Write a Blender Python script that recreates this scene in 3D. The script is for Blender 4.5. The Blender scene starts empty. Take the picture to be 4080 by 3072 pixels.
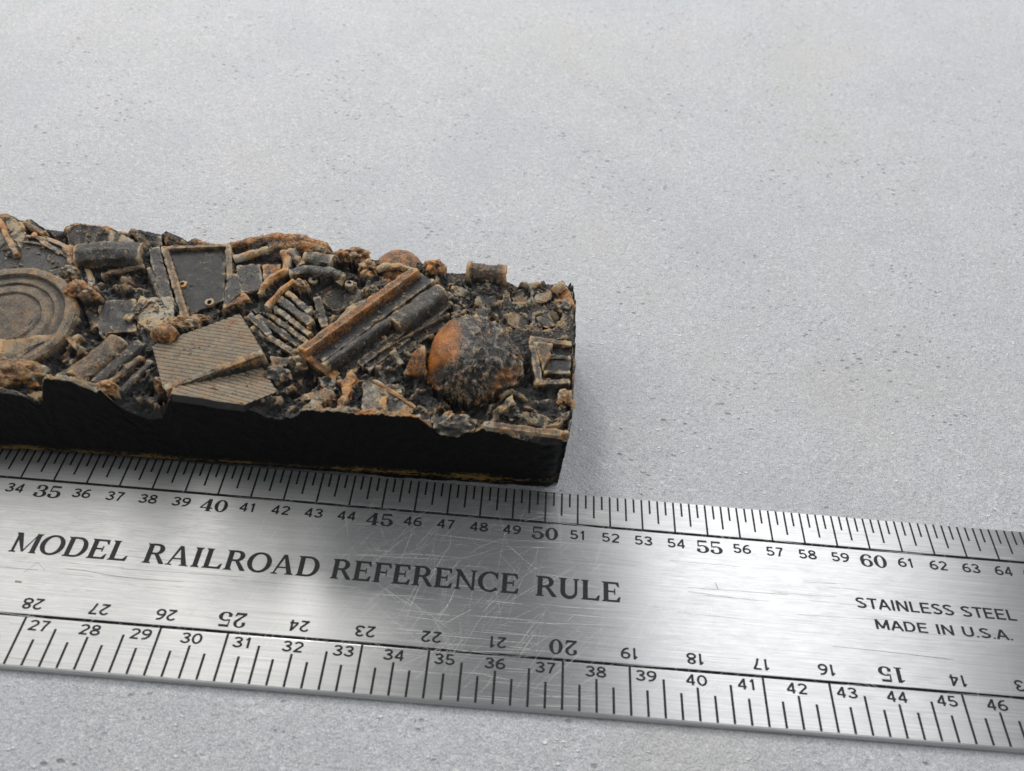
import bpy, bmesh, math, random
import numpy as np
from mathutils import Vector, Matrix, noise as mnoise

# 1 Blender unit = 1 mm.  Origin: the "50" line of the upper scale, on the steel rule's top face.
S = bpy.context.scene
S.unit_settings.system = 'METRIC'
S.unit_settings.scale_length = 0.001
S.unit_settings.length_unit = 'MILLIMETERS'
COL = S.collection
random.seed(7)
RNG = np.random.default_rng(11)

# ------------------------------------------------------------------ camera
CAM = Vector((-5.28964, -35.07298, 69.39062))
RIGHT = Vector((0.9963306, 0.0636491, 0.0572207))
DOWN = Vector((0.0853139, -0.7920764, -0.6044308))
FWD = Vector((0.0068517, 0.6070946, -0.7946001))
FPX = 2850.0
cd = bpy.data.cameras.new('camera')
cd.sensor_width = 36.0
cd.lens = 36.0 * FPX / 4080.0
cd.clip_start = 1.0
cd.clip_end = 5000.0
cam = bpy.data.objects.new('camera', cd)
COL.objects.link(cam)
m = Matrix.Identity(4)
for r in range(3):
    m[r][0], m[r][1], m[r][2], m[r][3] = RIGHT[r], -DOWN[r], -FWD[r], CAM[r]
cam.matrix_world = m
S.camera = cam
cd.dof.use_dof = True
cd.dof.focus_distance = 84.0
cd.dof.aperture_fstop = cd.lens * 1e-3 / 0.52

# ------------------------------------------------------------------ light
W = bpy.data.worlds.new('World')
S.world = W
W.use_nodes = True
bg = W.node_tree.nodes['Background']
bg.inputs[0].default_value = (0.93, 0.965, 1.0, 1)
bg.inputs[1].default_value = 0.31

def area(name, loc, target, sx, sy, power, color):
    ld = bpy.data.lights.new(name, 'AREA')
    ld.shape = 'RECTANGLE'
    ld.size, ld.size_y = sx, sy
    ld.energy = power
    ld.color = color
    o = bpy.data.objects.new(name, ld)
    COL.objects.link(o)
    o.location = loc
    o.rotation_euler = (Vector(target) - Vector(loc)).to_track_quat('-Z', 'Y').to_euler()
    return o

def soft(name, x0, x1, y0, y1, z, radiance, color):
    area(name, ((x0 + x1) / 2, (y0 + y1) / 2, z), ((x0 + x1) / 2, (y0 + y1) / 2 + 0.001, 0), x1 - x0, y1 - y0, radiance * math.pi * (x1 - x0) * (y1 - y0), color)

soft('soft_lamp_left', -500, -122, 20, 440, 300, 2.15, (1.0, 0.975, 0.94))
soft('soft_lamp_right', 78, 250, 20, 440, 300, 3.0, (0.985, 0.985, 1.0))
soft('soft_lamp_back', -260, 320, 470, 820, 300, 1.3, (1.0, 0.985, 0.96))

area('key_lamp', (-150, 420, 330), (-20, 15, 0), 110, 110, 26 * math.pi * 110 * 110, (1.0, 0.975, 0.94))

S.view_settings.view_transform = 'Standard'
S.view_settings.look = 'None'
S.view_settings.exposure = 0.0
S.view_settings.gamma = 1.0
S.view_settings.use_curve_mapping = False
S.cycles.max_bounces = 6

TABLE_Z = -0.6

def at(px, py, z):
    """point on the level z (mm) that the photograph shows at this place"""
    d = FWD + RIGHT * ((px - 2040.0) / FPX) + DOWN * ((py - 1536.0) / FPX)
    return CAM + d * ((z - CAM.z) / d.z)

def at_y(px, py, y):
    d = FWD + RIGHT * ((px - 2040.0) / FPX) + DOWN * ((py - 1536.0) / FPX)
    return CAM + d * ((y - CAM.y) / d.y)

# ------------------------------------------------------------------ node helpers
class NT:
    def __init__(self, name):
        self.m = bpy.data.materials.new(name)
        self.m.use_nodes = True
        self.t = self.m.node_tree
        self.t.nodes.clear()
        self.out = self.t.nodes.new('ShaderNodeOutputMaterial')
        self.b = self.t.nodes.new('ShaderNodeBsdfPrincipled')
        self.t.links.new(self.b.outputs[0], self.out.inputs[0])
        self._co = None
    def n(self, typ, **kw):
        nd = self.t.nodes.new(typ)
        for k, v in kw.items():
            setattr(nd, k, v)
        return nd
    def l(self, a, b):
        self.t.links.new(a, b)
    def set(self, sock, v):
        if hasattr(v, 'is_linked') or isinstance(v, bpy.types.NodeSocket):
            self.l(v, sock)
        else:
            sock.default_value = v
    def co(self):
        if self._co is None:
            self._co = self.n('ShaderNodeTexCoord').outputs['Object']
        return self._co
    def mapping(self, scale=(1, 1, 1), rot=(0, 0, 0), loc=(0, 0, 0), src=None):
        nd = self.n('ShaderNodeMapping')
        nd.inputs['Scale'].default_value = scale
        nd.inputs['Rotation'].default_value = rot
        nd.inputs['Location'].default_value = loc
        self.l(src or self.co(), nd.inputs['Vector'])
        return nd.outputs[0]
    def noise(self, scale, detail=4, rough=0.6, vec=None, dist=0.0):
        nd = self.n('ShaderNodeTexNoise')
        nd.inputs['Scale'].default_value = scale
        nd.inputs['Detail'].default_value = detail
        nd.inputs['Roughness'].default_value = rough
        nd.inputs['Distortion'].default_value = dist
        self.l(vec or self.co(), nd.inputs['Vector'])
        return nd.outputs['Fac']
    def voronoi(self, scale, vec=None, feature='F1'):
        nd = self.n('ShaderNodeTexVoronoi', feature=feature)
        nd.inputs['Scale'].default_value = scale
        self.l(vec or self.co(), nd.inputs['Vector'])
        return nd
    def math(self, op, a, b=0.0, clamp=False):
        nd = self.n('ShaderNodeMath', operation=op, use_clamp=clamp)
        self.set(nd.inputs[0], a)
        self.set(nd.inputs[1], b)
        return nd.outputs[0]
    def ramp(self, v, a, b, lo=0.0, hi=1.0):
        nd = self.n('ShaderNodeMapRange', interpolation_type='SMOOTHSTEP')
        self.set(nd.inputs['Value'], v)
        nd.inputs['From Min'].default_value = a
        nd.inputs['From Max'].default_value = b
        nd.inputs['To Min'].default_value = lo
        nd.inputs['To Max'].default_value = hi
        return nd.outputs[0]
    def mix(self, f, a, b, mode='MIX'):
        nd = self.n('ShaderNodeMix', data_type='RGBA', blend_type=mode)
        self.set(nd.inputs[0], f)
        for s, v in ((nd.inputs[6], a), (nd.inputs[7], b)):
            if isinstance(v, tuple):
                s.default_value = v if len(v) == 4 else v + (1.0,)
            else:
                self.l(v, s)
        return nd.outputs[2]
    def attr(self, name):
        return self.n('ShaderNodeAttribute', attribute_name=name).outputs['Fac']
    def bump(self, h, dist, strength=1.0, normal=None):
        nd = self.n('ShaderNodeBump')
        nd.inputs['Strength'].default_value = strength
        nd.inputs['Distance'].default_value = dist
        self.l(h, nd.inputs['Height'])
        if normal is not None:
            self.l(normal, nd.inputs['Normal'])
        return nd.outputs[0]

# ------------------------------------------------------------------ materials
def mat_table():
    k = NT('grey_stone_print')
    g1 = k.noise(3.4, 3, 0.7)
    g2 = k.noise(7.5, 2, 0.6)
    mott = k.noise(0.05, 4, 0.6)
    mott2 = k.noise(0.35, 3, 0.55)
    hue = k.noise(0.9, 3, 0.6)
    c = k.mix(k.ramp(mott, 0.36, 0.64), (0.482, 0.496, 0.507), (0.527, 0.532, 0.550))
    c = k.mix(k.ramp(mott2, 0.40, 0.66, 0.0, 0.25), c, (0.585, 0.585, 0.60))
    c = k.mix(k.ramp(hue, 0.5, 0.75, 0.0, 0.35), c, (0.55, 0.51, 0.475))
    c = k.mix(k.ramp(hue, 0.5, 0.25, 0.0, 0.35), c, (0.47, 0.50, 0.55))
    g3 = k.noise(1.7, 3, 0.7, k.mapping(loc=(5, 1, 8)))
    c = k.mix(k.ramp(g1, 0.52, 0.34, 0.0, 0.62), c, (0.27, 0.28, 0.31))
    c = k.mix(k.ramp(g3, 0.47, 0.33, 0.0, 0.45), c, (0.28, 0.29, 0.31))
    c = k.mix(k.ramp(g3, 0.55, 0.70, 0.0, 0.55), c, (0.78, 0.78, 0.78))
    c = k.mix(k.ramp(g2, 0.52, 0.66, 0.0, 0.7), c, (0.90, 0.90, 0.91))
    # sparse dark pits, gathered in patches
    patch = k.ramp(k.noise(0.07, 3, 0.65), 0.44, 0.60)
    pvec = k.mapping(scale=(0.62, 1.0, 1.0), rot=(0, 0, -0.3))
    pit = k.ramp(k.voronoi(1.25, pvec).outputs['Distance'], 0.34, 0.12)
    sel = k.ramp(k.noise(0.9, 1, 0.5), 0.50, 0.58)
    k_p = k.math('MULTIPLY', k.math('MULTIPLY', pit, patch), sel)
    c = k.mix(k.math('MULTIPLY', k_p, 0.75), c, (0.21, 0.215, 0.25))
    vec = k.mapping(loc=(31.7, 12.3, 4.1), scale=(0.7, 1.1, 1.0))
    fl = k.ramp(k.voronoi(1.2, vec).outputs['Distance'], 0.26, 0.10)
    sel2 = k.ramp(k.noise(0.8, 1, 0.5, vec), 0.58, 0.66)
    fleck = k.math('MULTIPLY', fl, sel2)
    c = k.mix(k.math('MULTIPLY', fleck, 0.8), c, (0.92, 0.92, 0.92))
    stain = k.noise(0.028, 4, 0.65, k.mapping(loc=(2, 5, 0)))
    c = k.mix(k.ramp(stain, 0.50, 0.68, 0.0, 0.28), c, (0.52, 0.51, 0.455))
    c = k.mix(k.ramp(stain, 0.50, 0.34, 0.0, 0.28), c, (0.455, 0.475, 0.52))
    k.l(c, k.b.inputs['Base Color'])
    k.b.inputs['Roughness'].default_value = 0.55
    k.b.inputs['Specular IOR Level'].default_value = 0.35
    crk = k.noise(1.5, 3, 0.62, k.mapping(loc=(3, 7, 1)), 0.6)
    h = k.math('ADD', k.math('MULTIPLY', g1, 0.7), k.math('MULTIPLY', crk, 1.3))
    h = k.math('ADD', h, k.math('MULTIPLY', fleck, 1.1))
    h = k.math('SUBTRACT', h, k.math('MULTIPLY', k_p, 0.9))
    k.l(k.bump(h, 0.25, 0.6), k.b.inputs['Normal'])
    return k.m

def mat_steel():
    k = NT('brushed_steel')
    v1 = k.mapping(scale=(0.10, 9.0, 1.0))
    v2 = k.mapping(scale=(0.45, 22.0, 1.0), rot=(0, 0, 0.02))
    s1 = k.noise(1.0, 3, 0.6, v1)
    s2 = k.noise(1.0, 2, 0.7, v2)
    blot = k.noise(0.9, 4, 0.7, k.mapping(scale=(0.45, 1.0, 1.0)))
    spk = k.noise(5.0, 2, 0.6)
    c = k.mix(k.ramp(s1, 0.3, 0.7), (0.43, 0.435, 0.435), (0.54, 0.54, 0.535))
    c = k.mix(k.ramp(blot, 0.48, 0.75, 0.0, 0.22), c, (0.50, 0.51, 0.52))
    c = k.mix(k.ramp(spk, 0.55, 0.75, 0.0, 0.35), c, (0.48, 0.49, 0.50))
    k.l(c, k.b.inputs['Base Color'])
    k.b.inputs['Metallic'].default_value = 1.0
    r = k.math('ADD', k.ramp(s2, 0.25, 0.75, 0.30, 0.40), k.ramp(blot, 0.4, 0.7, -0.012, 0.015))
    k.l(r, k.b.inputs['Roughness'])
    k.b.inputs['Anisotropic'].default_value = 0.9
    tan = k.n('ShaderNodeCombineXYZ')
    tan.inputs[1].default_value = 1.0
    k.l(tan.outputs[0], k.b.inputs['Tangent'])
    h = k.math('ADD', k.math('MULTIPLY', s1, 0.6), k.math('MULTIPLY', s2, 0.5))
    k.l(k.bump(h, 0.012, 0.5), k.b.inputs['Normal'])
    return k.m

def mat_scratch():
    k = NT('scratched_steel')
    k.b.inputs['Base Color'].default_value = (0.66, 0.655, 0.635, 1)
    k.b.inputs['Metallic'].default_value = 1.0
    k.l(k.ramp(k.noise(0.8, 3, 0.6), 0.3, 0.7, 0.42, 0.62), k.b.inputs['Roughness'])
    return k.m

def mat_ink():
    k = NT('black_etch_fill')
    n = k.noise(6.0, 3, 0.65)
    c = k.mix(k.ramp(n, 0.45, 0.75), (0.008, 0.008, 0.010), (0.045, 0.044, 0.046))
    k.l(c, k.b.inputs['Base Color'])
    k.b.inputs['Roughness'].default_value = 0.42
    k.b.inputs['Specular IOR Level'].default_value = 0.32
    k.l(k.bump(n, 0.03, 0.6), k.b.inputs['Normal'])
    return k.m

def mat_paint(name, dark, brush, rust, bias=0.0, gain=1.0, rust_amt=0.35, gloss=0.40, wear=False, rough=1.0, spec=0.6, edge_amt=0.9, rust_fill=0.28):
    """dark wash, lighter dry-brushing caught on the raised edges, rust-coloured paint in patches"""
    k = NT(name)
    dry = k.attr('dry')
    rattr = k.attr('rust')
    fine = k.noise(4.8, 5, 0.82)
    mid = k.noise(0.95, 4, 0.65)
    grit = k.noise(11.0, 2, 0.6)
    f = k.math('MULTIPLY', dry, gain)
    f = k.math('ADD', f, k.math('MULTIPLY', k.math('SUBTRACT', fine, 0.5), 4.6 * rough))
    f = k.math('ADD', f, k.math('MULTIPLY', k.math('SUBTRACT', mid, 0.5), 1.5 * rough))
    f = k.math('ADD', f, bias)
    f = k.ramp(f, -0.15, 0.95)
    rn = k.noise(0.55, 5, 0.72)
    rf = k.math('ADD', k.ramp(rn, 0.44, 0.66, 0.0, rust_amt), rattr, clamp=True)
    warm = k.noise(1.3, 4, 0.7, k.mapping(loc=(9, 4, 2)))
    cool = tuple(0.5 * x + 0.5 * y for x, y in zip(brush, (0.135, 0.145, 0.152)))
    col = k.mix(k.ramp(warm, 0.40, 0.62, 0.0, 0.75), brush, cool)
    col = k.mix(rf, col, rust)
    dk = k.mix(k.math('MULTIPLY', k.ramp(mid, 0.45, 0.75), 0.7), dark, tuple(2.4 * x + 0.004 for x in dark))
    dk = k.mix(k.math('MULTIPLY', rattr, 0.8), dk, tuple(rust_fill * x for x in rust))
    c = k.mix(f, dk, col)
    c = k.mix(k.ramp(grit, 0.60, 0.78, 0.0, 0.5), c, (0.008, 0.008, 0.009))
    spk = k.noise(8.5, 2, 0.65, k.mapping(loc=(21, 3, 7)))
    c = k.mix(k.ramp(spk, 0.60, 0.74, 0.0, 0.55 * edge_amt), c, tuple(min(1, 1.5 * x) for x in brush))
    # heavier strokes of the brush on sharp edges
    ed = k.math('ADD', k.math('MULTIPLY', dry, 1.25), k.math('MULTIPLY', k.math('SUBTRACT', fine, 0.5), 1.6))
    ed = k.math('ADD', ed, k.math('MULTIPLY', k.math('SUBTRACT', warm, 0.5), 1.2))
    hot = k.mix(rf, (0.56, 0.41, 0.21), (0.72, 0.28, 0.045))
    hot = k.mix(k.ramp(rn, 0.52, 0.40, 0.0, 0.7), hot, (0.47, 0.455, 0.41))
    c = k.mix(k.ramp(ed, 0.45, 1.15, 0.0, edge_amt), c, hot)
    if wear:   # paint rubbed off along the lower edge, ochre resin showing
        sep = k.n('ShaderNodeSeparateXYZ')
        k.l(k.co(), sep.inputs[0])
        wn = k.noise(3.2, 5, 0.8, k.mapping(scale=(0.5, 1, 1.3)))
        zz = k.math('SUBTRACT', 1.0, k.math('ABSOLUTE', k.math('MULTIPLY', k.math('SUBTRACT', sep.outputs[2], 1.0), 0.5)))
        wv = k.math('ADD', k.math('MULTIPLY', zz, 0.52), k.math('MULTIPLY', k.math('SUBTRACT', wn, 0.5), 1.3))
        wx = k.noise(0.11, 2, 0.5)
        wv = k.math('ADD', wv, k.math('MULTIPLY', k.math('SUBTRACT', wx, 0.5), 0.9))
        low = k.math('MULTIPLY', k.ramp(wv, 0.45, 0.62), k.ramp(sep.outputs[2], 4.0, 2.4))
        c = k.mix(low, c, (0.25, 0.155, 0.045))
    k.l(c, k.b.inputs['Base Color'])
    k.l(k.ramp(fine, 0.3, 0.7, gloss - 0.15, gloss + 0.12), k.b.inputs['Roughness'])
    k.b.inputs['Specular IOR Level'].default_value = spec
    k.b.inputs['Coat Weight'].default_value = 0.30 if spec > 0.3 else 0.06
    k.b.inputs['Coat Roughness'].default_value = 0.27
    h = k.math('ADD', fine, k.math('MULTIPLY', grit, 0.5))
    bn = k.bump(h, 0.15, 0.85)
    k.l(bn, k.b.inputs['Normal'])
    k.l(bn, k.b.inputs['Coat Normal'])
    return k.m

M = {}
M['table'] = mat_table()
M['steel'] = mat_steel()
M['scratch'] = mat_scratch()
M['ink'] = mat_ink()
TAN = (0.27, 0.190, 0.098)
GREY = (0.235, 0.235, 0.225)
RUST = (0.64, 0.235, 0.035)
BLACK = (0.0085, 0.0085, 0.0095)
M['bed'] = mat_paint('black_wash_debris', BLACK, (0.135, 0.114, 0.072), (0.34, 0.145, 0.03), -0.10, 0.75, 0.38, 0.40, edge_amt=0.55)
M['wall'] = mat_paint('black_side', (0.0022, 0.0022, 0.0026), (0.10, 0.075, 0.045), RUST, -0.34, 1.0, 0.2, 0.45, wear=True, rough=0.40, spec=0.14, edge_amt=0.3)
M['grey'] = mat_paint('dry_brushed_grey', (0.014, 0.014, 0.015), (0.145, 0.134, 0.105), (0.36, 0.15, 0.03), -0.02, 0.95, 0.30, 0.38, spec=0.65)
M['dark'] = mat_paint('dry_brushed_charcoal', BLACK, (0.095, 0.085, 0.058), TAN, -0.16, 0.9, 0.2)
M['tan'] = mat_paint('dry_brushed_tan', (0.03, 0.022, 0.015), TAN, (0.44, 0.20, 0.07), 0.10, 0.95, 0.65)
M['siding'] = mat_paint('dry_brushed_siding', (0.03, 0.022, 0.015), (0.42, 0.325, 0.20), (0.48, 0.26, 0.095), 0.46, 0.9, 0.45, rough=0.45)
M['rust'] = mat_paint('dry_brushed_rust', (0.03, 0.012, 0.004), (0.50, 0.215, 0.045), RUST, 0.20, 0.95, 0.9)
M['drum'] = mat_paint('dry_brushed_drum', (0.035, 0.026, 0.018), (0.29, 0.215, 0.122), (0.44, 0.20, 0.055), 0.26, 0.7, 0.6, rough=0.6)
M['ball'] = mat_paint('glossy_ball_paint', (0.013, 0.012, 0.011), (0.36, 0.32, 0.245), (0.80, 0.26, 0.02), 0.02, 1.1, 0.35, 0.30, rust_fill=0.6, spec=0.7)
M['amber'] = mat_paint('amber_resin', (0.06, 0.024, 0.006), (0.46, 0.24, 0.07), (0.46, 0.19, 0.04), 0.38, 0.7, 0.8, 0.36)

# ------------------------------------------------------------------ object helpers
def link(name, me, mat, parent=None):
    o = bpy.data.objects.new(name, me)
    COL.objects.link(o)
    if mat is not None and not me.materials:
        me.materials.append(mat)
    if parent is not None:
        o.parent = parent
    return o

def thing(name, label, cat):
    o = bpy.data.objects.new(name, None)
    o.empty_display_size = 5
    COL.objects.link(o)
    o['label'] = label
    o['category'] = cat
    return o

def dryness(me, k=1.0, rust=None):
    """how far each vertex stands proud of its neighbours: where a dry brush leaves paint"""
    nv, ne = len(me.vertices), len(me.edges)
    co = np.empty(nv * 3); me.vertices.foreach_get('co', co); co = co.reshape(-1, 3)
    ed = np.empty(ne * 2, dtype=np.int64); me.edges.foreach_get('vertices', ed); ed = ed.reshape(-1, 2)
    no = np.empty(nv * 3); me.vertices.foreach_get('normal', no); no = no.reshape(-1, 3)
    cnt = np.zeros(nv); acc = np.zeros((nv, 3)); ln = np.zeros(nv)
    L = np.linalg.norm(co[ed[:, 0]] - co[ed[:, 1]], axis=1)
    for a, b in ((0, 1), (1, 0)):
        np.add.at(acc, ed[:, a], co[ed[:, b]])
        np.add.at(cnt, ed[:, a], 1)
        np.add.at(ln, ed[:, a], L)
    cnt = np.maximum(cnt, 1)
    lap = co - acc / cnt[:, None]
    c = (lap * no).sum(1) / np.maximum(ln / cnt, 1e-6)
    for _ in range(2):
        s = c.copy()
        np.add.at(s, ed[:, 0], c[ed[:, 1]])
        np.add.at(s, ed[:, 1], c[ed[:, 0]])
        c = s / (cnt + 1)
    d = np.clip(c * 5.0 * k, -0.7, 1.2)
    a = me.attributes.new('dry', 'FLOAT', 'POINT'); a.data.foreach_set('value', d.astype(np.float32))
    r = np.zeros(nv) if rust is None else rust(co)
    a = me.attributes.new('rust', 'FLOAT', 'POINT'); a.data.foreach_set('value', r.astype(np.float32))

def finish(bm, name, mat, parent, edge=0.33, bevel=0.21, amp=0.07, freq=0.9, rust=None, wrinkle=None, smooth=40):
    bmesh.ops.remove_doubles(bm, verts=bm.verts, dist=1e-4)
    bmesh.ops.recalc_face_normals(bm, faces=bm.faces)
    if bevel:
        es = [e for e in bm.edges if e.is_manifold and e.calc_face_angle(0) > 0.5]
        if es:
            bmesh.ops.bevel(bm, geom=es, offset=bevel, segments=2, profile=0.6, affect='EDGES', clamp_overlap=True)
    for _ in range(6):
        es = [e for e in bm.edges if e.calc_length() > edge]
        if not es or len(bm.verts) > 22000:
            break
        bmesh.ops.subdivide_edges(bm, edges=es, cuts=1, use_grid_fill=True)
    bm.normal_update()
    amp = max(amp, 0.09) * 1.15
    off = Vector((random.uniform(-50, 50), random.uniform(-50, 50), random.uniform(-50, 50)))
    for v in bm.verts:
        p = v.co
        d = amp * 1.3 * mnoise.noise(p * freq + off) + amp * 0.8 * mnoise.noise(p * freq * 2.7 + off) + (0.03 + amp * 0.3) * mnoise.noise(p * 5.5 + off)
        if wrinkle:
            d += wrinkle(p)
        v.co = p + v.normal * d
    bmesh.ops.triangulate(bm, faces=[f for f in bm.faces if len(f.verts) > 4])
    me = bpy.data.meshes.new(name)
    bm.to_mesh(me)
    bm.free()
    for p in me.polygons:
        p.use_smooth = True
    me.set_sharp_from_angle(angle=math.radians(smooth))
    dryness(me, 1.0, rust)
    return link(name, me, mat, parent)

def prism(bm, top, depth, down=None):
    """solid under a polygon of 3-D points"""
    top = [Vector(p) for p in top]
    d = Vector(down) if down else Vector((0, 0, -1))
    a = [bm.verts.new(p) for p in top]
    b = [bm.verts.new(p + d * depth) for p in top]
    bm.faces.new(a)
    bm.faces.new(b[::-1])
    n = len(a)
    for i in range(n):
        j = (i + 1) % n
        bm.faces.new((a[j], a[i], b[i], b[j]))

def sweep(bm, p0, p1, section, up=(0, 0, 1)):
    """section: (side, height) outline carried from p0 to p1"""
    p0, p1 = Vector(p0), Vector(p1)
    t = (p1 - p0).normalized()
    s = t.cross(Vector(up)).normalized()
    u = s.cross(t)
    a = [bm.verts.new(p0 + s * x + u * y) for x, y in section]
    b = [bm.verts.new(p1 + s * x + u * y) for x, y in section]
    bm.faces.new(a)
    bm.faces.new(b[::-1])
    n = len(a)
    for i in range(n):
        j = (i + 1) % n
        bm.faces.new((a[j], a[i], b[i], b[j]))

def rect(w, h):
    return [(-w / 2, -h), (w / 2, -h), (w / 2, 0), (-w / 2, 0)]

def roundtop(w, h, n=7):
    return [(-w / 2, -h), (w / 2, -h)] + [(w / 2 * math.cos(a), w / 2 * 0.8 * math.sin(a) - w * 0.4) for a in [math.pi * i / n for i in range(n + 1)]]

def tube(bm, pts, rads, n=10):
    pts = [Vector(p) for p in pts]
    if not hasattr(rads, '__len__'):
        rads = [rads] * len(pts)
    rings = []
    prev = None
    for i, p in enumerate(pts):
        t = (pts[min(i + 1, len(pts) - 1)] - pts[max(i - 1, 0)]).normalized()
        s = t.cross(Vector((0, 0, 1)))
        if s.length < 1e-3:
            s = t.cross(Vector((0, 1, 0)))
        s.normalize()
        u = s.cross(t)
        rings.append([bm.verts.new(p + (s * math.cos(2 * math.pi * k / n) + u * math.sin(2 * math.pi * k / n)) * rads[i]) for k in range(n)])
    for a, b in zip(rings, rings[1:]):
        for k in range(n):
            j = (k + 1) % n
            bm.faces.new((a[k], a[j], b[j], b[k]))
    bm.faces.new(rings[0][::-1])
    bm.faces.new(rings[-1])

def lathe(bm, base, axis, prof, n=40):
    """prof: (radius, height along axis) from bottom to top"""
    base = Vector(base)
    ax = Vector(axis).normalized()
    s = ax.cross(Vector((0, 1, 0.01))).normalized()
    u = ax.cross(s)
    rings = []
    for r, h in prof:
        if r < 1e-4:
            rings.append([bm.verts.new(base + ax * h)])
        else:
            rings.append([bm.verts.new(base + ax * h + (s * math.cos(2 * math.pi * k / n) + u * math.sin(2 * math.pi * k / n)) * r) for k in range(n)])
    for a, b in zip(rings, rings[1:]):
        for k in range(n):
            j = (k + 1) % n
            if len(a) == 1:
                bm.faces.new((a[0], b[j], b[k]))
            elif len(b) == 1:
                bm.faces.new((a[k], a[j], b[0]))
            else:
                bm.faces.new((a[k], a[j], b[j], b[k]))
    if len(rings[0]) > 1:
        bm.faces.new(rings[0][::-1])
    if len(rings[-1]) > 1:
        bm.faces.new(rings[-1])

def blob(bm, c, r, seed, squash=(1, 1, 1), rough=0.35, sub=4):
    bmesh.ops.create_icosphere(bm, subdivisions=sub, radius=1.0)
    o = Vector((seed * 7.3, seed * 3.1, seed))
    for v in bm.verts:
        d = v.co.normalized()
        k = 1 + rough * mnoise.noise(d * 1.6 + o) + rough * 0.5 * mnoise.noise(d * 4 + o)
        v.co = Vector(c) + Vector((d.x * squash[0], d.y * squash[1], d.z * squash[2])) * r * k

# ------------------------------------------------------------------ table
bm = bmesh.new()
bmesh.ops.create_grid(bm, x_segments=2, y_segments=2, size=450)
me = bpy.data.meshes.new('table_surface')
bm.to_mesh(me); bm.free()
tb = link('table_surface', me, M['table'])
tb.location = (0, 120, TABLE_Z)
tb['kind'] = 'structure'
tb['label'] = 'pale grey grainy stone-look surface under rule and casting'

# ------------------------------------------------------------------ steel rule
RX0, RX1 = -177.0, 130.0
V_TOP, V_BOT, V_O = 3.72, -18.66, -14.20
rule = thing('steel_rule', 'brushed stainless steel scale rule with engraved black numbers and scratches', 'ruler')

def rule_body():
    g = 0.13   # half width of the two long grooves
    prof = [(V_TOP, -0.6), (V_TOP, -0.06), (V_TOP - 0.06, 0.0),
            (0 + g + .05, 0.0), (0 + g, -0.02), (0, -0.10), (0 - g, -0.02), (0 - g - .05, 0.0),
            (V_O + 0.13 + .05, 0.0), (V_O + 0.13, -0.02), (V_O, -0.12), (V_O - 0.13, -0.02), (V_O - 0.13 - .08, 0.0),
            (V_BOT + 0.02, 0.0), (V_BOT - 0.13, -0.035), (V_BOT - 0.26, -0.11), (V_BOT - 0.33, -0.22), (V_BOT - 0.33, -0.6)]
    inkseg = {4, 5, 9, 10}
    xs = np.linspace(RX0, RX1, 12)
    bm = bmesh.new()
    rings = [[bm.verts.new((x, y, z)) for y, z in prof] for x in xs]
    n = len(prof)
    for a, b in zip(rings, rings[1:]):
        for i in range(n):
            j = (i + 1) % n
            f = bm.faces.new((a[i], a[j], b[j], b[i]))
            f.material_index = 1 if i in inkseg else 0
    bm.faces.new(rings[0]); bm.faces.new(rings[-1][::-1])
    bmesh.ops.recalc_face_normals(bm, faces=bm.faces)
    me = bpy.data.meshes.new('blade')
    bm.to_mesh(me); bm.free()
    me.materials.append(M['steel']); me.materials.append(M['ink'])
    return link('blade', me, None, rule)
rule_body()

INK_Z = 0.006
def mark_mesh(w, y0, y1):
    me = bpy.data.meshes.new('tick_mark')
    w /= 2
    e = w * 0.5
    vs = [(-w, y0, 0), (w, y0, 0), (w, y1, 0), (-w, y1, 0)]
    vs += [(-w + e, y0 + e, .004), (w - e, y0 + e, .004), (w - e, y1 - e, .004), (-w + e, y1 - e, .004)]
    me.from_pydata(vs, [], [(4, 5, 6, 7), (0, 1, 5, 4), (1, 2, 6, 5), (2, 3, 7, 6), (3, 0, 4, 7)])
    me.materials.append(M['ink'])
    return me

tk = {0: mark_mesh(0.21, 0.10, V_TOP - 0.07), 2: mark_mesh(0.21, 0.92, V_TOP - 0.07), 1: mark_mesh(0.21, 2.02, V_TOP - 0.07)}
for q in range(30 * 4, 70 * 4 + 1):
    k = q % 4
    o = link('tick_mark', tk[0 if k == 0 else 2 if k == 2 else 1], None, rule)
    o.location = ((q / 4 - 50) * 3.5, 0, INK_Z)
U0 = -48.585
YB = V_BOT + 0.03
bt = {'long': mark_mesh(0.235, YB, V_O - 0.12), 'tall': mark_mesh(0.235, YB, -15.20), 'num': mark_mesh(0.235, YB, -15.68), 'short': mark_mesh(0.235, YB, -16.30)}
for i in range(-6, 72):
    s = (i - 4) / 3
    if i % 2:
        kind = 'short'
    elif (i - 4) % 3 == 0:
        kind = 'num'
    elif i % 4 == 0:
        kind = 'long'
    else:
        kind = 'tall'
    o = link('tick_mark', bt[kind], None, rule)
    o.location = (U0 + 1.5875 * i, 0, INK_Z)

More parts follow.
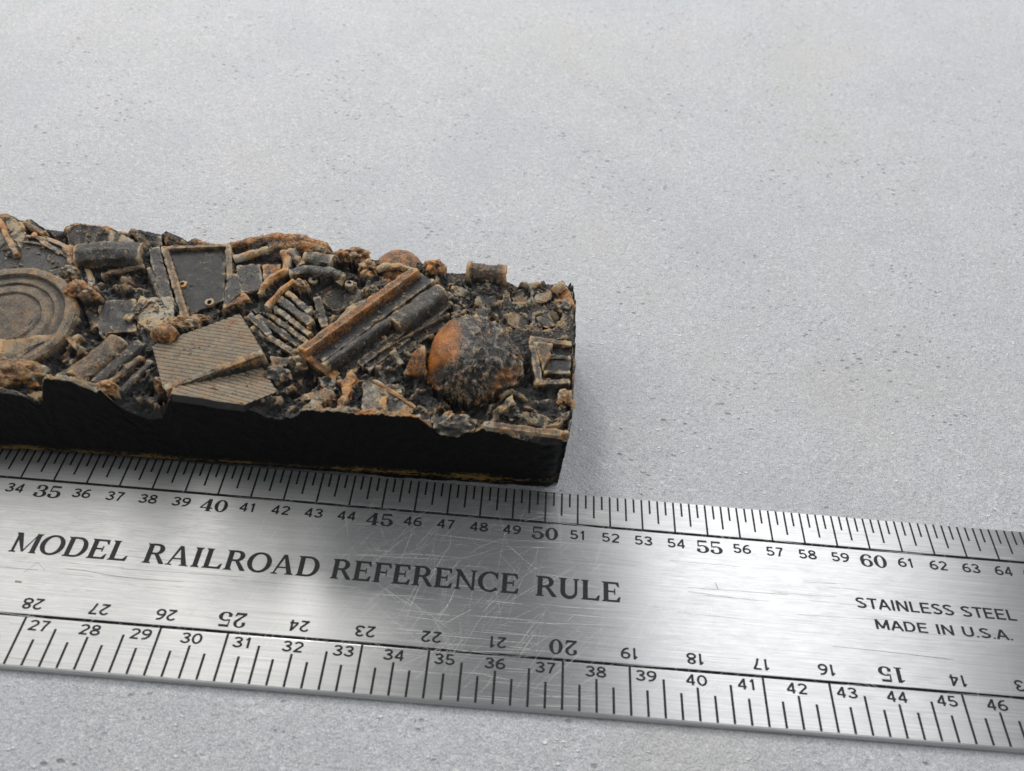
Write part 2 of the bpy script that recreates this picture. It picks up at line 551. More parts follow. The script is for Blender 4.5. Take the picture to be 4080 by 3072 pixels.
# --- lettering, drawn as strokes -------------------------------------------------
class Glyph:
    """quad strips in a box one cap-height tall"""
    def __init__(self): self.q = []; self.w = 0
    def stroke(self, pts, ws):
        pts = [Vector((p[0], p[1])) for p in pts]
        if not hasattr(ws, '__len__'): ws = [ws] * len(pts)
        L, Rr = [], []
        for i, p in enumerate(pts):
            t = (pts[min(i + 1, len(pts) - 1)] - pts[max(i - 1, 0)]).normalized()
            nrm = Vector((-t.y, t.x)) * ws[i] / 2
            L.append(p + nrm); Rr.append(p - nrm)
        for i in range(len(pts) - 1):
            self.q.append((L[i], L[i + 1], Rr[i + 1], Rr[i]))
        return self
    def poly(self, *p):
        self.q.append(tuple(Vector(x) for x in p)); return self
    def vstem(self, x, w, y0=0.0, y1=1.0):
        return self.poly((x - w / 2, y0), (x + w / 2, y0), (x + w / 2, y1), (x - w / 2, y1))
    def serif(self, x0, x1, y, up, h=0.075):
        d = h if up else -h
        return self.poly((x0, y), (x1, y), (x1 - .05, y + d), (x0 + .05, y + d))
    def arc(self, cx, cy, rx, ry, a0, a1, wv, wh, n=22):
        """wv: width where the stroke runs up, wh: where it runs level"""
        P, Ws = [], []
        for i in range(n + 1):
            a = math.radians(a0 + (a1 - a0) * i / n)
            P.append((cx + rx * math.cos(a), cy + ry * math.sin(a)))
            Ws.append(wh + (wv - wh) * math.cos(a) ** 2)
        return self.stroke(P, Ws)

def serif_caps():
    T, t = 0.21, 0.105
    G = {}
    g = Glyph(); g.w = .62; g.vstem(.24, T).serif(.05, .43, 0, True).serif(.05, .43, 1, False); G['I'] = g; g.w = .48
    g = Glyph(); g.vstem(.22, T).serif(.03, .38, 0, True).serif(.03, .38, 1, False)
    g.poly((.3, 0), (.80, 0), (.76, t), (.3, t)).poly((.80, 0), (.84, .28), (.76, .26), (.62, .05)); g.w = .88; G['L'] = g
    def ef(bottom):
        g = Glyph(); g.vstem(.22, T).serif(.03, .38, 0, True).serif(.03, .38, 1, False)
        g.poly((.3, 1), (.76, 1), (.74, 1 - t), (.3, 1 - t)).poly((.76, 1), (.79, .74), (.72, .76), (.60, .95))
        g.poly((.3, .47), (.60, .47), (.60, .56), (.3, .56)).poly((.56, .66), (.62, .66), (.62, .37), (.56, .37))
        if bottom: g.poly((.3, 0), (.79, 0), (.75, t), (.3, t)).poly((.79, 0), (.84, .28), (.76, .26), (.62, .05))
        g.w = .88 if bottom else .82; return g
    G['E'] = ef(True); G['F'] = ef(False)
    g = Glyph(); g.vstem(.22, T).serif(.03, .38, 1, False).serif(.03, .38, 0, True)
    g.stroke([(.22, .957), (.5, .957)], t).stroke([(.22, .043), (.5, .043)], t).arc(.5, .5, .36, .457, -90, 90, T, t); g.w = 1.0; G['D'] = g
    g = Glyph(); g.arc(.5, .5, .40, .465, 0, 360, T, t, 40); g.w = 1.0; G['O'] = g
    g = Glyph(); g.arc(.52, .5, .42, .465, 50, 318, T, t, 30).poly((.76, .86), (.82, 1.0), (.87, 1.0), (.87, .66), (.81, .66), (.74, .80)); g.w = .95; G['C'] = g
    g = Glyph(); g.vstem(.22, T).serif(.03, .41, 0, True).serif(.03, .38, 1, False)
    g.stroke([(.22, .957), (.46, .957)], t).stroke([(.22, .50), (.46, .50)], t).arc(.46, .728, .235, .228, -90, 90, T, t, 16)
    g.poly((.42, .50), (.60, .50), (.93, .05), (.93, 0), (.74, 0)); g.w = .95; G['R'] = g
    g = Glyph(); g.poly((.43, 1), (.56, 1), (.20, .04), (.12, .04)).poly((.43, 1), (.58, 1), (.92, .04), (.70, .04)).poly((.26, .30), (.70, .30), (.70, .38), (.28, .38))
    g.serif(.02, .34, 0, True, .065).serif(.60, 1.0, 0, True, .065); g.w = 1.02; G['A'] = g
    g = Glyph(); g.vstem(.20, t + .015).serif(.03, .36, 0, True).vstem(.86, t + .015).serif(.70, 1.03, 1, False).poly((.02, 1), (.28, 1), (.90, 0), (.80, 0)); g.w = 1.06; G['N'] = g
    g = Glyph(); g.vstem(.18, t + .015).serif(.02, .34, 0, True).poly((.04, 1), (.30, 1), (.62, .12), (.55, .03)).poly((.94, 1), (.98, 1), (.62, .03), (.56, .08))
    g.vstem(1.0, T).serif(.84, 1.18, 0, True).serif(.90, 1.18, 1, False); g.w = 1.2; G['M'] = g
    g = Glyph(); g.vstem(.24, T, .32, 1).serif(.05, .43, 1, False).vstem(.80, t + .015, .32, 1).serif(.66, .96, 1, False)
    P, Ws = [], []
    for i in range(19):
        a = math.radians(180 + 180 * i / 18)
        P.append((.52 + .28 * math.cos(a), .34 + .295 * math.sin(a)))
        Ws.append(T + (t + .015 - T) * i / 18)
    g.stroke(P, Ws); g.w = .98; G['U'] = g
    return G

def serif_digits():
    T, t = 0.20, 0.095
    G = {}
    g = Glyph(); g.arc(.36, .5, .24, .455, 0, 360, T, t, 36); g.w = .74; G['0'] = g
    g = Glyph(); g.vstem(.34, T).serif(.12, .56, 0, True).poly((.28, 1), (.36, 1), (.36, .84), (.10, .80), (.10, .86)); g.w = .66; G['1'] = g
    g = Glyph(); g.arc(.34, .70, .22, .255, 170, -40, T * .85, t, 18)
    g.stroke([(.50, .55), (.33, .33), (.14, .12)], [T * .8, .12, .11]).poly((.08, 0), (.60, 0), (.64, .26), (.57, .26), (.52, .16), (.08, .16)).poly((.07, .62), (.24, .62), (.24, .76), (.07, .76)); g.w = .74; G['2'] = g
    g = Glyph(); g.arc(.32, .745, .22, .21, 160, -85, T * .9, t, 16).arc(.32, .28, .25, .235, 90, -165, T, t, 18)
    g.stroke([(.22, .525), (.38, .525)], .07).poly((.06, .64), (.22, .64), (.22, .80), (.06, .80)).poly((.04, .20), (.22, .20), (.22, .36), (.04, .36)); g.w = .70; G['3'] = g
    g = Glyph(); g.vstem(.47, T).serif(.30, .68, 0, True, .06).poly((.42, 1), (.56, 1), (.13, .30), (.03, .30)).poly((.03, .22), (.68, .22), (.68, .31), (.03, .31)); g.w = .74; G['4'] = g
    g = Glyph(); g.poly((.12, 1), (.58, 1), (.60, .84), (.12, .84)).poly((.10, 1), (.18, 1), (.16, .48), (.09, .48)).arc(.34, .31, .25, .265, 130, -160, T, t, 22).poly((.05, .18), (.22, .18), (.22, .33), (.05, .33)); g.w = .72; G['5'] = g
    g = Glyph(); g.arc(.37, .31, .23, .265, 0, 360, T * .9, t, 30)
    g.arc(.42, .5, .29, .455, 95, 190, T * .95, t, 16).arc(.42, .5, .29, .455, 95, 48, t, t, 6).poly((.52, .72), (.66, .72), (.66, .88), (.54, .90)); g.w = .74; G['6'] = g
    return G

def sans():
    """light grotesque figures and capitals of one stroke width"""
    G = {}
    t = 0.165
    def mk(ch, w, *strokes, th=t):
        g = Glyph()
        for s in strokes:
            g.stroke(s, th)
        g.w = w
        G[ch] = g
    def arc(cx, cy, rx, ry, a0, a1, n=18):
        return [(cx + rx * math.cos(math.radians(a0 + (a1 - a0) * i / n)), cy + ry * math.sin(math.radians(a0 + (a1 - a0) * i / n))) for i in range(n + 1)]
    h = t / 2
    mk('0', .78, arc(.35, .5, .27, .5 - h, 0, 360, 32))
    mk('1', .58, [(.30, 0), (.30, 1)], [(.10, .76), (.22, .82), (.30, .97)])
    mk('2', .76, arc(.34, .70, .25, .3 - h, 165, -35, 14) + [(.32, .33), (.10, .05)], [(.06, h), (.62, h)])
    mk('3', .76, arc(.33, .74, .23, .26 - h, 165, -80, 14), arc(.33, .28, .26, .28 - h, 85, -168, 16), [(.25, .53), (.40, .53)])
    mk('4', .78, [(.48, 0), (.48, 1)], [(.48, .95), (.07, .28)], [(.04, .27), (.64, .27)])
    mk('5', .76, [(.14, 1 - h), (.56, 1 - h)], [(.17, .98), (.12, .48)], arc(.33, .32, .26, .32 - h, 140, -160, 18))
    mk('6', .76, arc(.34, .31, .26, .31 - h, 0, 360, 28), arc(.50, .36, .42, .64 - h, 176, 100, 12), [(.43, .925), (.56, .90)])
    mk('7', .72, [(.06, 1 - h), (.60, 1 - h)], [(.57, .95), (.36, .5), (.24, 0)])
    mk('8', .76, arc(.34, .745, .22, .255 - h, 0, 360, 24), arc(.34, .28, .265, .28 - h, 0, 360, 26))
    mk('9', .76, arc(.34, .69, .26, .31 - h, 0, 360, 28), arc(.18, .64, .42, .64 - h, -4, -80, 12), [(.25, .075), (.12, .10)])
    mk('S', .74, arc(.34, .74, .24, .26 - h, 25, 270, 16) + arc(.34, .27, .26, .27 - h, 90, -155, 16))
    mk('T', .70, [(.02, 1 - h), (.66, 1 - h)], [(.34, 0), (.34, 1)])
    mk('A', .80, [(.05, 0), (.38, .98)], [(.38, .98), (.71, 0)], [(.17, .33), (.59, .33)])
    mk('I', .34, [(.15, 0), (.15, 1)])
    mk('N', .86, [(.12, 0), (.12, 1)], [(.12, .97), (.68, .03)], [(.68, 0), (.68, 1)])
    mk('L', .68, [(.12, 0), (.12, 1)], [(.12, h), (.60, h)])
    mk('E', .74, [(.12, 0), (.12, 1)], [(.12, h), (.64, h)], [(.12, .52), (.58, .52)], [(.12, 1 - h), (.64, 1 - h)])
    mk('M', .98, [(.12, 0), (.12, 1)], [(.12, .97), (.46, .12)], [(.46, .12), (.80, .97)], [(.80, 0), (.80, 1)])
    mk('D', .84, [(.12, 0), (.12, 1)], [(.12, 1 - h), (.36, 1 - h)] + arc(.36, .5, .30, .5 - h, 90, -90, 18) + [(.12, h)])
    mk('U', .82, [(.12, 1), (.12, .34)] + arc(.39, .34, .27, .34 - h, 180, 360, 18) + [(.66, 1)])
    mk('.', .28, [(.12, 0), (.12, .14)], th=.15)
    return G

CAPS, BOLD, SANS = serif_caps(), serif_digits(), sans()

glyph_cache = {}
def inlay(text, font, xc, y, h, k, name, flip=False, width=None):
    """characters inlaid one by one, centred on xc (or spread over a width) on baseline y"""
    gap = .42
    adv = sum(font[c].w if c != ' ' else gap for c in text)
    if width:
        k = width / adv
    x = -adv / 2
    for c in text:
        if c == ' ':
            x += gap; continue
        key = (c, id(font), round(k, 3), round(h, 3))
        if key not in glyph_cache:
            vs, fs, z = [], [], 0.0
            for qd in font[c].q:
                z += 0.0004
                b = len(vs)
                vs += [((p.x - font[c].w / 2) * k, (p.y - .5) * h, z) for p in qd]
                fs.append(tuple(range(b, b + len(qd))))
            me = bpy.data.meshes.new(name)
            me.from_pydata(vs, [], fs)
            me.materials.append(M['ink'])
            glyph_cache[key] = me
        xx = (x + font[c].w / 2) * k
        o = link(name, glyph_cache[key], None, rule)
        o.location = (xc - xx if flip else xc + xx, y + h / 2, INK_Z)
        if flip:
            o.rotation_euler.z = math.pi
        x += font[c].w

for wd, a, b in (('MODEL', -53.45, -41.55), ('RAILROAD', -40.2, -22.45), ('REFERENCE', -21.4, -2.3), ('RULE', -0.78, 8.0)):
    inlay(wd, CAPS, (a + b) / 2, -8.14, 2.09, 0, 'letter', width=b - a)
inlay('STAINLESS STEEL', SANS, 40.35, -6.60, 1.13, 0, 'letter', width=16.6)
inlay('MADE IN U.S.A.', SANS, 40.5, -8.65, 1.02, 0, 'letter', width=14.0)
for n in range(32, 68):
    c = (n - 50) * 3.5
    if n % 5 == 0:
        inlay(str(n), BOLD, c + .04, -2.02, 1.44, 2.02, 'digit')
    else:
        inlay(str(n), SANS, c + .07, -1.70, 1.05, 1.33, 'digit')
for n in range(11, 30):
    c = U0 + (28 - n) * 6.35
    if n % 5 == 0:
        inlay(str(n), BOLD, c, -13.72, 1.44, 1.95, 'digit', flip=True)
    else:
        inlay(str(n), SANS, c, -13.60, 1.08, 1.38, 'digit', flip=True)
for n in range(25, 49):
    c = U0 + (4 + 3 * (n - 28)) * 1.5875
    inlay(str(n), SANS, c, -15.52, 1.0, 1.38, 'digit')

def scratches():
    vs, fs = [], []
    def add(p, a, L, w, bend):
        n = 7
        x, y = p
        b = len(vs)
        for i in range(n + 1):
            f = i / n
            ww = w * (0.25 + 0.75 * math.sin(math.pi * min(max(f, .04), .96)))
            nx, ny = -math.sin(a), math.cos(a)
            vs.append((x + nx * ww / 2, y + ny * ww / 2, 0.0025)); vs.append((x - nx * ww / 2, y - ny * ww / 2, 0.0025))
            x += math.cos(a) * L / n; y += math.sin(a) * L / n
            a += bend / n
        ys = [v[1] for v in vs[b:]]
        if max(ys) > V_TOP - .15 or min(ys) < V_BOT + .1:
            del vs[b:]
            return
        for i in range(n):
            fs.append((b + 2 * i, b + 2 * i + 1, b + 2 * i + 3, b + 2 * i + 2))
    R = random.Random(3)
    for _ in range(950):     # sweeping diagonals, thickest round the middle
        p = (R.gauss(-12, 27), R.uniform(V_BOT, V_TOP))
        a = R.choice([R.gauss(0.75, 0.22), R.gauss(0.85, 0.2), R.gauss(-0.75, 0.25), R.gauss(1.2, .3)])
        add(p, a, R.uniform(1.0, 7.5), R.choice([R.uniform(.006, .016), R.uniform(.006, .018), R.uniform(.008, .02), R.uniform(0.014, 0.034)]), R.gauss(0, 0.16))
    for _ in range(420):     # short nicks
        p = (R.uniform(-75, 70), R.uniform(V_BOT, V_TOP))
        add(p, R.uniform(-1.5, 1.5), R.uniform(0.4, 2.6), R.uniform(0.006, 0.02), R.gauss(0, .2))
    for _ in range(520):     # along the brushing
        p = (R.uniform(-85, 75), R.uniform(V_BOT, V_TOP))
        add(p, R.gauss(0.0, 0.035), R.uniform(2, 14), R.uniform(0.010, 0.035), R.gauss(0, .03))
    me = bpy.data.meshes.new('scratches')
    me.from_pydata(vs, [], fs)
    o = link('scratches', me, M['scratch'], rule)
    o['kind'] = 'stuff'
scratches()

def scuffs():
    k = NT('dark_scuff')
    k.b.inputs['Base Color'].default_value = (0.22, 0.21, 0.20, 1)
    k.b.inputs['Metallic'].default_value = 1.0
    k.b.inputs['Roughness'].default_value = 0.5
    R = random.Random(9)
    vs, fs = [], []
    def run(pts, w):
        for (a, b) in zip(pts, pts[1:]):
            p, q = at(a[0], a[1], 0.004), at(b[0], b[1], 0.004)
            t = (q - p).normalized(); n = Vector((-t.y, t.x, 0)) * w / 2
            i = len(vs)
            vs.extend([tuple(p + n), tuple(p - n), tuple(q - n), tuple(q + n)])
            fs.append((i, i + 1, i + 2, i + 3))
    run([(0, 2258), (80, 2266), (150, 2270)], .05); run([(260, 2266), (330, 2272), (440, 2292), (560, 2308), (730, 2318)], .05)
    run([(95, 2280), (150, 2240)], .035); run([(150, 2240), (178, 2272)], .03); run([(480, 2266), (640, 2276), (980, 2300)], .03)
    run([(60, 2316), (86, 2320)], .18); run([(3320, 2575), (3560, 2600), (3800, 2628)], .045); run([(3200, 2318), (3330, 2326)], .04); run([(2740, 2340), (3140, 2370)], .035)
    run([(2850, 2322), (2862, 2350)], .07); run([(3080, 2358), (3220, 2372), (3330, 2378)], .03); run([(3180, 2448), (3420, 2464), (3560, 2470)], .03)
    for _ in range(60):
        x, y = R.uniform(0, 4000), R.uniform(2150, 2640)
        L = R.uniform(60, 320); sl = .085 + R.gauss(0, .02)
        run([(x, y), (x + L / 2, y + L / 2 * sl), (x + L, y + L * (sl + R.gauss(0, .006)))], R.uniform(.012, .028))
    me = bpy.data.meshes.new('scuffs')
    me.from_pydata(vs, [], fs)
    o = link('scuffs', me, k.m, rule)
    o['kind'] = 'stuff'
scuffs()

# ------------------------------------------------------------------ resin casting
cast = thing('scrap_casting', 'black resin strip cast as a heap of rusty scrap, brown and grey dry-brushed', 'casting')
cast.location = (0, 0, 0)

XL, YB_ = -82.0, 27.0
def yfront(x): return 4.42 + 0.024 * (x - 1.0) + 0.4 * np.clip((x - 0.3) / 0.8, 0, 1.2) ** 2.2
def xright(y): return np.interp(y, [4, 7, 14, 20, 24, 26, 27.5], [1.08, 1.62, 1.88, 1.92, 1.78, 1.5, 1.2])

FRONT_PX = [(-260, 1545), (-120, 1560), (0, 1567), (60, 1574), (108, 1585), (145, 1613), (168, 1616), (174, 1504), (270, 1518), (380, 1535), (398, 1568), (470, 1618), (543, 1654), (615, 1672), (655, 1660), (680, 1572), (970, 1612), (985, 1628), (1052, 1660), (1132, 1671), (1195, 1650), (1212, 1630), (1355, 1638), (1498, 1648), (1671, 1663), (1712, 1692), (1745, 1716), (1785, 1737), (1852, 1735), (1890, 1718), (1921, 1706), (1969, 1712), (2111, 1738), (2238, 1756), (2262, 1757)]
BACK_PX = [(-300, 830), (-150, 850), (0, 850), (33, 852), (87, 880), (123, 872), (181, 914), (257, 923), (262, 903), (297, 888), (380, 898), (434, 901), (467, 920), (514, 925), (523, 910), (644, 934), (662, 921), (705, 938), (749, 961), (778, 948), (830, 968), (905, 975), (1007, 962), (1116, 955), (1206, 960), (1297, 980), (1329, 1008), (1358, 992), (1423, 1001), (1470, 1030), (1486, 1036), (1594, 1030), (1698, 1053), (1735, 1050), (1775, 1088), (1852, 1090), (2015, 1120), (2069, 1146), (2132, 1131), (2214, 1133), (2241, 1117), (2272, 1156)]

PITS = [(1880, 1640, -1.3, 2.2), (1760, 1600, -1.0, 1.6), (2085, 1480, -1.2, 1.2), (1640, 1500, -2.2, 1.4), (1380, 1185, -1.8, 1.6), (1270, 1475, -2.0, 1.5), (120, 1420, -1.8, 1.8), (215, 1000, -1.4, 1.5), (700, 1610, -2.0, .8),
        (2100, 1440, -1.2, 2.0), (2200, 1440, -1.6, 2.2), (2240, 1520, -1.2, 1.5), (2130, 1560, -1.6, 1.4), (2020, 1660, -1.2, 1.4), (2200, 1640, -.9, 2.0),
        (790, 1100, -1.2, 3.0), (1470, 1110, -1.3, 1.0), (1540, 1105, -1.3, .9), (400, 1130, -1.4, 1.5), (640, 1420, -1.0, 1.2), (1210, 1330, -1.0, 1.5),
        (1120, 1380, -1.2, 1.4), (2060, 1110, -1.4, 1.0), (1500, 1450, -.9, 1.6), (1420, 1400, -.5, 1.5), (60, 1260, -1.5, 5)]
CLEAN = {'siding_panel', 'edge_trim', 'tray', 'ball', 'drum', 'apron', 'girder_flange', 'lip', 'bead', 'louvre_slat', 'pipe_stub'}
def part_tops(X, Y):
    """height of the pieces lying over each point"""
    from mathutils.bvhtree import BVHTree
    V, Fc, b, own = [], [], 0, []
    for o in cast.children:
        me = o.data
        V += [v.co.copy() for v in me.vertices]
        Fc += [[i + b for i in p.vertices] for p in me.polygons]
        b += len(me.vertices)
        own += [o.name.split('.')[0] in CLEAN] * len(me.polygons)
    tree = BVHTree.FromPolygons(V, Fc)
    out = np.full(X.shape, -1.0)
    cl = np.zeros(X.shape)
    dn = Vector((0, 0, -1))
    for i in range(X.shape[0]):
        for j in range(X.shape[1]):
            h, _, fi, _ = tree.ray_cast(Vector((X[i, j], Y[i, j], 40)), dn)
            if h is not None:
                out[i, j] = h.z
                cl[i, j] = own[fi]
    return out, cl

def build_body():
    D = 0.075
    nx, ny = int((2.0 - XL) / D), int(22.8 / D)
    s = np.linspace(0, 1, nx); t = np.linspace(0, 1, ny)
    SX, TY = np.meshgrid(s, t)           # rows: front to back
    X = XL + SX * (1.6 - XL)
    Y = yfront(X) + TY * (YB_ - yfront(X))
    X = XL + SX * (xright(Y) - XL)
    # smooth random fields
    def field(length, seed, aniso=1.0, ang=0.0):
        r = np.random.default_rng(seed)
        w = r.standard_normal((ny, nx))
        fy = np.fft.fftfreq(ny, D)[:, None]; fx = np.fft.fftfreq(nx, D)[None, :]
        a, b = fx * math.cos(ang) + fy * math.sin(ang), -fx * math.sin(ang) + fy * math.cos(ang)
        f2 = (a * aniso) ** 2 + b ** 2
        g = np.fft.ifft2(np.fft.fft2(w) * np.exp(-f2 * (length * 2.2) ** 2)).real
        return g / g.std()
    def blur(a, r):
        fy = np.fft.fftfreq(ny, D)[:, None]; fx = np.fft.fftfreq(nx, D)[None, :]
        return np.fft.ifft2(np.fft.fft2(a) * np.exp(-2 * (math.pi * r) ** 2 * (fx ** 2 + fy ** 2))).real
    fz = sorted((p.x, p.z) for p in (at_y(a, b, yfront(-25 + (a - 1100) / 36.0)) for a, b in FRONT_PX))
    bz = sorted((p.x, p.z) for p in (at_y(a, b, YB_) for a, b in BACK_PX))
    F = np.interp(X, [p[0] for p in fz], [p[1] for p in fz])
    B = np.interp(X, [p[0] for p in bz], [p[1] for p in bz])
    level = np.full_like(X, 10.15)
    for px, py, dz, rad in PITS:
        p = at(px, py, 9.0)
        level += dz * np.exp(-((X - p.x) ** 2 + (Y - p.y) ** 2) / (rad * rad))
    F = blur(np.tile(F, (1, 1)), 0.16) + 0.10 * field(0.5, 61)[0][None, :] + 0.05 * field(0.2, 62)[0][None, :]
    bed = level + 0.55 * field(1.6, 1) + 0.32 * field(0.6, 2)
    bed -= 0.6 * np.abs(field(0.9, 3)) + 0.22 * np.abs(field(0.35, 4))
    # folded, torn scrap pressed into the bed: sheets, strips and rods at all angles
    r = np.random.default_rng(5)
    for i in range(620):
        cx, cy = r.uniform(XL, 1.5), r.uniform(4.5, 27)
        a = r.uniform(0, math.pi) if r.random() < .5 else r.normal(0.75, .25)
        kind = r.integers(0, 4)
        if kind == 0:   l, w = r.uniform(.8, 2.4), r.uniform(.6, 1.7)
        elif kind == 1: l, w = r.uniform(1.0, 3.0), r.uniform(.14, .30)
        elif kind == 2: l, w = r.uniform(.8, 2.4), r.uniform(.25, .6)
        else:           l, w = r.uniform(.45, 1.0), r.uniform(.4, .9)
        i0 = int((cx - XL) / (1.7 - XL) * nx); j0 = int((cy - yfront(cx)) / (YB_ - yfront(cx)) * ny)
        lv0 = level[min(max(j0, 0), ny - 1), min(max(i0, 0), nx - 1)]
        zc = lv0 - 0.55 + r.uniform(-0.4, 0.75)
        R_ = int((max(l, w) + .3) / D)
        sl = (slice(max(j0 - R_, 0), max(j0 + R_, 0)), slice(max(i0 - R_, 0), max(i0 + R_, 0)))
        xx, yy = X[sl] - cx, Y[sl] - cy
        if xx.size == 0: continue
        u = xx * math.cos(a) + yy * math.sin(a); v = -xx * math.sin(a) + yy * math.cos(a)
        jag = 0.12 * np.sin(u * 7 + i) + 0.08 * np.sin(u * 17 + 2 * i)
        z = zc + u * r.uniform(-.3, .3) + v * r.uniform(-.4, .4)
        if kind == 2:
            z = z + np.sqrt(np.clip(w * w - v * v, 0, None)) - w
        if kind == 0 and r.random() < .5:
            z = z + 0.09 * np.sign(np.sin(v * r.uniform(6, 11)))
        if kind == 3 and r.random() < .4:
            z = z - 0.35 * (np.hypot(u, v) < l * .5)
        ins = (np.abs(u) < l + jag) & (np.abs(v) < w + jag * .6)
        bed[sl] = np.where(ins, np.maximum(bed[sl], z), bed[sl])
    # gravelly rubble towards the back right
    gr = np.clip((X + 15) / 5, 0, 1) * np.clip((Y - 16.0) / 2.5, 0, 1)
    grav = 9.3 + 0.34 * field(0.95, 41) + 0.10 * field(0.35, 12) + 0.06 * np.sin(X * 8 + Y * 2 + 2 * field(1.2, 9)) * np.clip(field(1.0, 10) * 2, 0, 1)
    bed = bed * (1 - gr * .85) + grav * gr * .85
    bed += 0.04 * np.abs(field(0.16, 17)) + 0.05 * field(0.22, 18)
    calm = np.clip((X + 9) / 3, 0, 1)
    bed = blur(bed, 0.11) * (1 - calm) + blur(bed, 0.26) * calm
    # the pieces are cast in one with the bed: it climbs to them in soft fillets
    tops, clean = (np.kron(q, np.ones((2, 2)))[:ny, :nx] for q in part_tops(X[::2, ::2], Y[::2, ::2]))
    under = tops > 0
    tall = (X + 9.15) ** 2 + (Y - 13.0) ** 2 < 5.6 ** 2      # the ball stands free
    tops_b = np.where(tall, np.minimum(tops, bed), tops)
    hp = np.where(under, tops_b - 0.10, bed - 0.15)
    soft = blur(np.maximum(hp, bed - 0.15), 0.34)
    wide = blur(np.where(under, tops_b - 0.30, bed), 0.9)
    crumb = 0.10 * field(0.24, 51) + 0.07 * np.abs(field(0.15, 52)) - 0.16 * np.abs(field(0.45, 54)) + 0.10
    fused = np.maximum(soft, wide - 0.25) + 0.4 * (bed - blur(bed, .5)) * (1 - under * .8) * (1 - .6 * gr) + crumb * (1 - .45 * calm)
    fused = np.where(under, np.maximum(fused, tops - 0.25 + crumb), fused)
    fused = np.minimum(fused, np.where(under, tops - 0.12 + (1 - .8 * clean) * 0.34 * np.clip(field(0.6, 53) - .1, 0, 1.6), 99))
    bed = np.maximum(bed - np.where(under, 1.0, 0), fused)
    # the mould's rims
    edge = 1.1 + 0.6 * field(0.8, 6)
    wf = np.clip(1 - (Y - yfront(X)) / np.clip(edge, .25, 2), 0, 1)
    wb = np.clip(1 - (YB_ - Y) / np.clip(edge + .3, .35, 2.4), 0, 1)
    H = bed.copy()
    H = H + (F - H) * np.minimum(1, wf * 1.6)
    H = H + (B - H) * np.minimum(1, wb * 1.5)
    rr = np.clip(1 - (xright(Y) - X) / 0.35, 0, 1)
    rz = np.interp(Y, [4, 4.6, 7, 10, 14, 18, 22, 25, 26.6], [10.7, 10.5, 9.6, 9.4, 9.6, 9.2, 9.5, 9.9, 9.2]) + 0.25 * field(.5, 13)
    H = H + (rz - H) * np.minimum(1, rr * 1.7)
    H[0] = F[0]
    H += 0.05 * field(0.10, 7) + 0.03 * field(0.07, 14)
    dry = 3.6 * (H - blur(H, 0.14)) + 1.5 * (H - blur(H, 0.45)) + 0.25 * (H - blur(H, 1.6)) + 0.2 * gr + 0.1
    dry = np.clip(blur(dry, 0.06), -0.8, 1.25)
    rust = np.clip(0.9 * (field(1.5, 21) - 0.9), 0, 0.9) * np.clip(dry + .6, 0, 1)
    rust = np.maximum(rust, np.clip((Y - 25.4) / 1.5, 0, 0.7) * np.clip(field(1.3, 22) * .7 + .15, 0, 1))
    P = np.stack([X, Y, H], -1).reshape(-1, 3)
    idx = np.arange(ny * nx).reshape(ny, nx)
    quads = np.stack([idx[:-1, :-1], idx[:-1, 1:], idx[1:, 1:], idx[1:, :-1]], -1).reshape(-1, 4)
    mats = [np.zeros(len(quads), dtype=np.int32)]
    verts = [P]; faces = [quads]; dr = [dry.ravel()]; ru = [rust.ravel()]
    base = ny * nx
    # walls: front, right and back, each a fine sheet hanging from the rim
    def wall(ring, outward, nlev, front):
        nonlocal base
        top = P[ring]
        n = len(ring)
        lev = np.linspace(0, 1, nlev)[1:]
        rows = [ring]
        wn = np.random.default_rng(len(ring)).standard_normal((nlev, n))
        wlow = wn.copy()
        fy_, fx_ = np.fft.fftfreq(nlev, .2)[:, None], np.fft.fftfreq(n, D)[None, :]
        wlow = np.fft.ifft2(np.fft.fft2(wlow) * np.exp(-(fy_ ** 2 + fx_ ** 2) * 2.6)).real
        wlow *= 0.035 / wlow.std()
        for li, f in enumerate(lev):
            zb = TABLE_Z + 0.01
            z = top[:, 2] * (1 - f) + zb * f
            if front:                                      # worn, rounded lower edge, resting on the rule at the left
                lift = np.clip((-18 - top[:, 0]) / 30, 0, 1)
                ch = np.clip((0.15 + 0.6 * lift - z) / (0.75 + .6 * lift), 0, 1)
                inset = ch ** 1.3 * (0.25 + 2.2 * lift)
            else:
                inset = np.clip((0.6 - z) / 1.2, 0, 1) ** 1.6 * 0.6
            bulge = 0.012 * wn[li] + wlow[li]
            q = np.stack([top[:, 0] + outward[0] * (-inset + bulge), top[:, 1] + outward[1] * (-inset + bulge), z], -1)
            verts.append(q)
            d = np.full(n, -0.75)
            if li == 0: d[:] = 0.25
            if front:
                gap = (top[:, 2] - z)
                d = np.where(gap < 0.35, 0.15 - gap * 2.4, d)
            dr.append(d); ru.append(np.zeros(n))
            cur = np.arange(base, base + n); base += n
            prev = rows[-1]
            faces.append(np.stack([prev[:-1], cur[:-1], cur[1:], prev[1:]], -1))
            mats.append(np.ones(n - 1, dtype=np.int32))
            rows.append(cur)
    wall(idx[0], (0, -1), 60, True)
    wall(idx[:, -1], (1, 0), 40, False)
    wall(idx[-1][::-1], (0, 1), 30, False)
    wall(idx[::-1, 0], (-1, 0), 20, False)
    V = np.concatenate(verts); Fc = np.concatenate(faces)
    me = bpy.data.meshes.new('debris_bed')
    me.vertices.add(len(V)); me.vertices.foreach_set('co', V.astype(np.float32).ravel())
    me.loops.add(len(Fc) * 4); me.loops.foreach_set('vertex_index', Fc.astype(np.int32).ravel())
    me.polygons.add(len(Fc))
    me.polygons.foreach_set('loop_start', np.arange(0, len(Fc) * 4, 4, dtype=np.int32))
    me.update(calc_edges=True)
    me.polygons.foreach_set('use_smooth', np.ones(len(Fc), dtype=bool))
